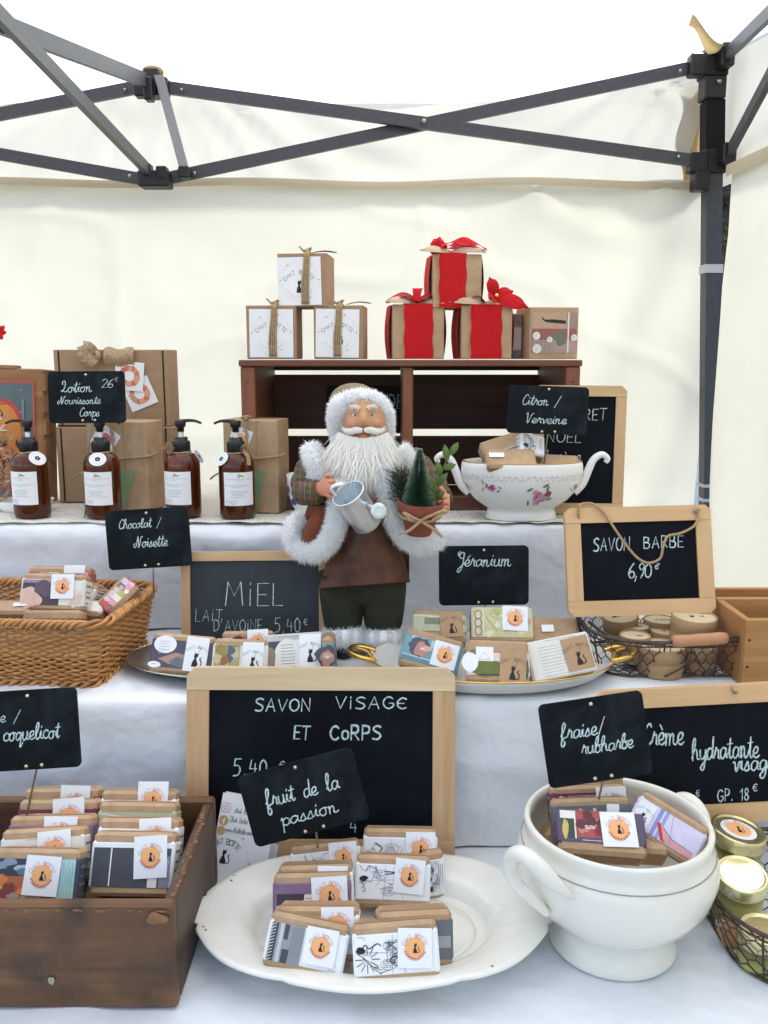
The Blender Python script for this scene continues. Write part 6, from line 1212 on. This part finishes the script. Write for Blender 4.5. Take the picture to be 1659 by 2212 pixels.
for s_ in (-1, 1):
    e = fp_(s_*.0122, .0058)+Vector((0, .0016, 0)); m = M(); m.ball(e, (.0040, .0030, .0034), mat('eye_white', (.75, .73, .70), .15), 16, 12); e1 = m.build('eye', santa)
    m = M(); m.ball(e+Vector((.0002, -.0019, 0)), (.0021, .0013, .0022), mat('blue_iris', (.08, .13, .18), .1), 14, 10); m.ball(e+Vector((.0002, -.0026, 0)), (.0010, .0008, .0011), INK, 10, 8); m.ball(e+Vector((-.0004, -.0033, .0008)), (.0004, .0003, .0004), WHITE, 6, 5); m.build('iris', e1)
    m = M(); m.tube(catmull([e+Vector((-.0045, -.0008, .0006)), e+Vector((-.002, -.0022, .0034)), e+Vector((.002, -.0022, .0034)), e+Vector((.0045, -.0008, .0006))], 4), .0009, SKIN, 6); m.tube(catmull([e+Vector((-.0045, -.0008, -.0006)), e+Vector((0, -.0022, -.0036)), e+Vector((.0045, -.0008, -.0004))], 4), .0008, SKIN, 6); m.build('eyelid', santa)
    m = M(); b0 = [fp_(s_*a, z_)+Vector((0, -.0008, 0)) for a, z_ in ((.005, .0135), (.010, .0160), (.016, .0150))]; fur_tube(m, catmull(b0, 4), .0012, .0028, 6e6, mt=BEARD, w=.0003); m.build('eyebrow', santa)
    m = M(); c = fp_(s_*.0145, -.0045)+Vector((0, .0012, 0)); m.ball(c, (.0052, .0024, .0045), SKINP, 14, 10); m.build('cheek', santa)
    m = M(); mo = [hc+Vector((s_*a, y_, z_)) for a, y_, z_ in ((.001, -.0345, -.0135), (.008, -.0335, -.0130), (.016, -.0290, -.0150), (.023, -.0220, -.0150), (.026, -.018, -.0130))]; mo = catmull(mo, 5); n = len(mo); rr = [.0018+.0022*math.sin(math.pi*min(1, .15+i/n)) for i in range(n)]; m.tube(mo, rr, BEARD, 10)
    for i in range(n-1):
        for k in range(26): q = rf.random()*6.28; dd = Vector((0, math.cos(q), math.sin(q))); strand(m, mo[i]+dd*rr[i]*.8, (mo[i+1]-mo[i]).normalized()*1.2+dd*.5, .005, .0003, BEARD, .1)
    m.build('moustache', santa)
m = M(); m.ball(hc+Vector((0, -.0305, -.0215)), (.0070, .0040, .0042), mat('lip_red', (.48, .10, .07), .4), 16, 10); m.build('lips', santa)
# --- beard
m = M(); bc = [g(787, 945, -.020), g(786, 975, -.026), g(784, 1005, -.030), g(784, 1032, -.028)]
m.tube(bc, [.026, .034, .030, .012], FURC, 16, flat=.62)
for k in range(8500):
    u = rf.uniform(-1, 1); ph = rf.random(); x = u*.036; st_ = hc+Vector((x*.90, -.018-.014*(1-u*u)-.004*rf.random(), -.0225+.006*abs(u)**2-.016*rf.random()*(1-abs(u)*.3)))
    ln = rf.uniform(.030, .070)*(1.0-.30*abs(u)); tgt = g(784+u*(62 if rf.random() < .8 else 84), 1010+rf.uniform(-30, 30)*1.0+18*(1-abs(u)), -.034-.010*(1-u*u)+rf.gauss(0, .004)); d = (tgt-st_)+Vector((rf.gauss(0, .010), rf.gauss(0, .006), rf.gauss(0, .006))); d.normalize()
    s = Vector((rf.uniform(.0003, .0006), 0, 0)); a = st_; b = st_+d*ln*.5+Vector((rf.gauss(0, .0015), -.004, 0)); c = st_+d*ln+Vector((rf.gauss(0, .003), .001, -.004)); m.add([a-s, a+s, b-s, b+s, c], [(0, 1, 3, 2), (2, 3, 4)], BEARD, True)
m.build('beard', santa)
# --- hat and fur hood
HATM = plaid('hat_tweed'); m = M(); m.ball(g(764, 866, .004), (.032, .032, .0235), mat('brown_tweed', (.17, .13, .075), .95, col2=(.26, .21, .13), vs=160, bump=.5, bs=500), 28, 16); m.build('hat', santa)
m = M(); ring = [(743, 955, .002), (731, 915, -.006), (731, 885, -.016), (745, 866, -.022), (775, 857, -.026), (806, 861, -.024), (828, 880, -.018), (834, 905, -.008), (832, 945, 0)]
ring = [(783+(a_-783)*.94, b_, c_) for a_, b_, c_ in ring]; pts = catmull([g(*p) for p in ring], 5); n = len(pts); fur_tube(m, pts, [.0098+.0035*(i < n*.35)-.0025*math.exp(-((i/n-.52)/.2)**2) for i in range(n)], .0075, DENS*1.25); m.build('fur_brim', santa)
# --- shirt, coat, apron, trousers
m = M(); m.lathe([(.030, .0), (.041, .02), (.043, .06), (.038, .10), (.022, .125)], PLAID, 36, 1, .80, c=tuple(g(788, 1150, .0))); m.build('shirt', santa)
m = M()
def coat_side(s_):
    L = [(752 if s_ < 0 else 825, 985), (740 if s_ < 0 else 838, 1060), (728 if s_ < 0 else 852, 1130), (712 if s_ < 0 else 872, 1172)]
    O = [(695 if s_ < 0 else 880, 985), (676 if s_ < 0 else 905, 1060), (655 if s_ < 0 else 930, 1120), (632 if s_ < 0 else 948, 1150)]
    def fn(u, v):
        k = v*3; i = min(2, int(k)); f = k-i; a = Vector(L[i]+(0,)).lerp(Vector(L[i+1]+(0,)), f); b = Vector(O[i]+(0,)).lerp(Vector(O[i+1]+(0,)), f); p = a.lerp(b, u); return g(p.x, p.y, -.038+.046*u**1.5+.006*math.sin(u*9+v*4)*v-.01*v)
    m.grid(12, 16, fn, COAT)
coat_side(-1); coat_side(1)
m.grid(16, 14, lambda u, v: g(700+175*u-(1-v)*0-v*38+76*u*v, 975+v*175, .018+.026*math.sin(u*math.pi)+.004*math.sin(u*14)), COAT)
m.tube(catmull([g(742, 985, -.02), g(722, 990, -.006), g(700, 1000, .0)], 4), [.014]*9, COAT, 10); m.tube(catmull([g(830, 985, -.02), g(850, 990, -.006), g(872, 1000, .0)], 4), [.014]*9, COAT, 10); m.build('coat', santa)
m = M(); fur_tube(m, catmull([g(828, 1000, -.046), g(838, 1060, -.050), g(848, 1110, -.050), g(868, 1150, -.046), g(895, 1172, -.040), g(922, 1174, -.030), g(945, 1162, -.014)], 5), .0095, .009, DENS); fur_tube(m, catmull([g(742, 1040, -.048), g(733, 1085, -.052), g(726, 1130, -.052), g(712, 1165, -.048), g(690, 1188, -.042), g(662, 1190, -.032), g(637, 1172, -.020), g(634, 1140, -.012), g(655, 1118, -.006)], 5), .0100, .009, DENS)
m.build('fur_hem', santa)
for pp in (((672, 968, -.012), (678, 990, -.026), (688, 1018, -.030), (694, 1036, -.030)), ((862, 970, -.022), (874, 985, -.020), (884, 1005, -.014))):
    m = M(); fur_tube(m, catmull([g(*p) for p in pp], 4), .0098, .009, DENS); m.build('fur_collar', santa)
for pts, rr in (([(690, 990, -.002), (664, 1025, -.010), (658, 1060, -.022), (676, 1064, -.042), (690, 1062, -.050)], (.020, .019, .018, .0165, .014)), ([(878, 990, 0), (912, 1020, -.006), (938, 1050, -.016), (952, 1076, -.036), (955, 1082, -.042)], (.020, .019, .017, .015, .013))):
    c = catmull([g(*p) for p in pts], 5); n = len(c); rad = [rr[min(4, int(i/(n-1)*4))]*(1-(i/(n-1)*4 % 1))+rr[min(4, int(i/(n-1)*4)+1)]*(i/(n-1)*4 % 1)+.0012*math.sin(i*1.9) for i in range(n)]; m = M(); m.tube(c, rad, PLAID, 16); m.build('sleeve', santa)
m = M(); m.tube(catmull([g(692, 1090, -.038), g(690, 1115, -.036), g(680, 1145, -.030), g(672, 1170, -.026)], 4), [.009]*4+[.012]*4+[.014]*5, COAT, 10); m.build('coat_lining', santa)
m = M()
def apron(u, v):
    a = 735+110*u; b = 690+196*u; e = 1118 if True else 0; x = a+(b-a)*v**.8; y = 1122+(1266-1122)*v+(-14*v*(u-.3)*1.0); q = (u-.5)*2; return g(x, y, -.046-.006*v+.030*q*q+.0022*math.sin(u*11+v*3)*v+.0012*nz(u*6, v*6))
m.grid(36, 26, apron, LEATH); m.grid(20, 14, lambda u, v: g(692+192*u, 1128+130*v, .028+.010*math.sin(u*math.pi)), LEATH); m.grid(36, 2, lambda u, v: apron(u, 1)+Vector((0, .0015-.003*v, -.001)), LEATH); m.build('apron', santa)
m = M(); m.tube([g(735+11*k, 1120-2*math.sin(k*.3), -.044+.0012*(k-5)**2*.6) for k in range(11)], .0032, PLAID, 8); m.build('waistband', santa)
m = M()
for s_, cx0, cx1, yb in ((-1, 740, 744, 1368), (1, 826, 826, 1366)):
    c = [g(cx0+(cx1-cx0)*k/6+s_*2, 1235+(yb-1235)*k/6, -.002) for k in range(7)]; m.tube(c, [.0320, .0318, .0312, .0300, .0284, .0262, .0215], PANTS, 20)
m.ball(g(787, 1258, .001), (.047, .0375, .034), PANTS, 28, 18); m.build('trousers', santa)
for s_, c in ((-1, (745, 1376)), (1, (828, 1379))):
    m = M(); fur_tube(m, [g(c[0]+.0165/K*math.cos(a*.5236), c[1], -.004+.019*math.sin(a*.5236)) for a in range(12)], .0135, .008, DENS, True); m.build('boot_cuff', santa)
    m = M(); m.ball(g(c[0]+s_*2, 1402, -.012), (.0165, .025, .012), mat('black_boot', (.010, .010, .011), .4), 20, 12); m.build('boot', santa)
for s_ in (-1, 1):
    m = M(); e = hc+Vector((s_*.0125, -.033, .0052)); m.tube([e+Vector((.0066*math.cos(q*.3927), .0012*math.cos(q*.3927*2), .0050*math.sin(q*.3927))) for q in range(16)], .00025, STEEL, 5, True); m.build('spectacle_ring', santa)
# --- watering can
TINW = mat('galvanised_tin', (.74, .77, .79), .28, metal=.75, var=.08, vs=30); TINI = mat('tin_inside', (.50, .58, .62), .35, metal=.6)
o = FO+g(752, 1066, -.084); ax = Vector((.44, .46, -.78)).normalized(); q = (Vector((0, 0, -1))).rotation_difference(ax); mxw = Matrix.Translation(o) @ q.to_matrix().to_4x4()
t = thing('watering_can', 'small galvanised watering can held by the santa figurine', 'watering can', mxw); r = .0205; L = .054
m = M(); m.lathe([(r*1.03, 0), (r*1.05, -.001), (r*1.03, -.002), (r, -.003), (r*.98, -L*.5), (r*.94, -L), (r*.9, -L-.001), (0, -L-.001)], TINW, 40); m.lathe([(r*1.02, 0), (r*.97, -.002), (r*.92, -L+.002), (0, -L+.002)], TINI, 40); m.tube([(r*1.03*math.cos(a*.1571), r*1.03*math.sin(a*.1571), 0) for a in range(40)], .0010, TINW, 6, True); m.build('can_body', t)
iv = mxw.inverted(); ro = iv @ (FO+g(818, 1104, -.106)); bs = iv @ (FO+g(790, 1088, -.084)); m = M(); m.tube([bs, bs.lerp(ro, .5), ro], [.0040, .0030, .0034], TINW, 10); m.build('spout', t)
rd = (iv.to_3x3() @ Vector((.1, -.95, .18))).normalized(); mr = Matrix.Translation(ro) @ Vector((0, 0, 1)).rotation_difference(rd).to_matrix().to_4x4()
m = M(); m.T = mr; m.lathe([(.003, -.006), (.0098, 0), (.0102, .0008), (.0096, .0014), (.006, .0022), (.0055, .0020), (0, .0024)], mat('pale_tin_rose', (.60, .63, .56), .35, metal=.7), 28); m.tube([(.0055*math.cos(a*.4), .0055*math.sin(a*.4), .0023) for a in range(16)], .0005, TINW, 5, True); m.build('rose', t)
hA, hB = iv @ (FO+g(742, 1046, -.082)), iv @ (FO+g(716, 1056, -.078)); m = M(); m.tube(catmull([hA, hA.lerp(hB, .5)+Vector((0, 0, .003)), hB, hB+Vector((0, 0, -.012))], 5), .0034, mat('white_handle', (.72, .72, .72), .4), 8, flat=.6); m.build('handle', t)
# --- flower pot with bottle brush tree
po = FO+g(904, 1152, -.072); t = thing('flower_pot', 'terracotta pot with little brush tree held by the santa figurine', 'flower pot', Matrix.Translation(po) @ Matrix.Rotation(R(3), 4, 'Y') @ Matrix.Rotation(R(8), 4, 'X'))
TER = mat('terracotta', (.22, .060, .035), .85, var=.2, vs=50); HT = .0435
m = M(); m.lathe([(0, 0), (.0155, 0), (.0165, .002), (.0245, .029), (.0275, .029), (.0285, .031), (.0295, HT), (.0285, HT+.0008), (.0268, HT-.0005), (.024, .03), (0, .033)], TER, 40); m.build('pot', t)
m = M(); m.lathe([(0, .0365), (.0258, .036)], mat('dark_soil', (.03, .022, .015), .95, var=.4, vs=200), 24); m.build('soil', t)
m = M(); BR1 = mat('brush_green', (.035, .16, .075), .7); BR2 = mat('frosted_tip', (.35, .48, .38), .7); tb0, tt = Vector((-.003, -.010, .036)), Vector((-.006, -.012, .112)); m.tube([tb0, tt], .0012, STEEL, 5)
for k in range(4200):
    f = rf.random()**1.3; p = tb0.lerp(tt, f); a = rf.random()*6.28; rr = (.0195*(1-f)**.8+.0020)*rf.uniform(.75, 1.05); d = Vector((math.cos(a), math.sin(a), .25)).normalized(); e = p+d*rr; s = Vector((-math.sin(a), math.cos(a), 0))*.0004; m.add([p-s, p+s, e+s*.6, e-s*.6], [(0, 1, 2, 3)], BR1)
    if rf.random() < .45: m.add([e-s, e+s, e+d*.0011+s, e+d*.0011-s], [(0, 1, 2, 3)], BR2)
m.build('brush_tree', t)
m = M(); PN = mat('pine_needle', (.018, .045, .025), .7)
for k in range(420):
    b = Vector((-.024+rf.gauss(0, .005), .012+rf.gauss(0, .004), .036+rf.random()*.040)); d = Vector((rf.gauss(-.5, .6), rf.gauss(0, .5), rf.gauss(.7, .4))).normalized(); strand(m, b, d, rf.uniform(.012, .022), .00045, PN, 0, .1)
m.build('pine_sprig', t)
m = M(); LV = mat('olive_leaf', (.10, .16, .035), .5, var=.25, vs=60); m.tube(catmull([(.014, -.004, .036), (.018, -.006, .065), (.026, -.004, .092), (.034, -.002, .108)], 5), .0008, LV, 5)
for b, e in (((.017, -.005, .055), (.008, -.010, .080)), ((.019, -.006, .066), (.030, -.010, .084)), ((.022, -.005, .078), (.016, -.008, .098)), ((.025, -.004, .088), (.040, -.006, .094)), ((.029, -.003, .098), (.024, -.004, .118)), ((.032, -.002, .105), (.041, -.002, .121)), ((.016, -.005, .045), (.006, -.012, .062)), ((.018, -.005, .050), (.028, -.012, .060))): bow_leaf(m, b, e, .0085, LV, up=(0, -1, .2), curl=.002)
m.build('leafy_sprig', t)
m = M(); zt = .026; m.tube([(.0262*math.cos(a*.2618), .0262*math.sin(a*.2618), zt+.002*math.sin(a*.26)) for a in range(24)], .0020, TWINE, 6, True)
for pts in (((0, -.028, zt), (-.012, -.032, zt+.006), (-.022, -.030, zt+.010), (-.010, -.033, zt+.001)), ((0, -.028, zt), (.014, -.033, zt+.010), (.030, -.030, zt+.016), (.014, -.034, zt+.003)), ((0, -.029, zt), (-.014, -.033, zt-.012), (-.026, -.032, zt-.017)), ((0, -.029, zt), (.016, -.033, zt-.008), (.028, -.032, zt-.018))): m.tube(catmull(pts, 5), .0020, TWINE, 6)
m.build('twine_bow', t)
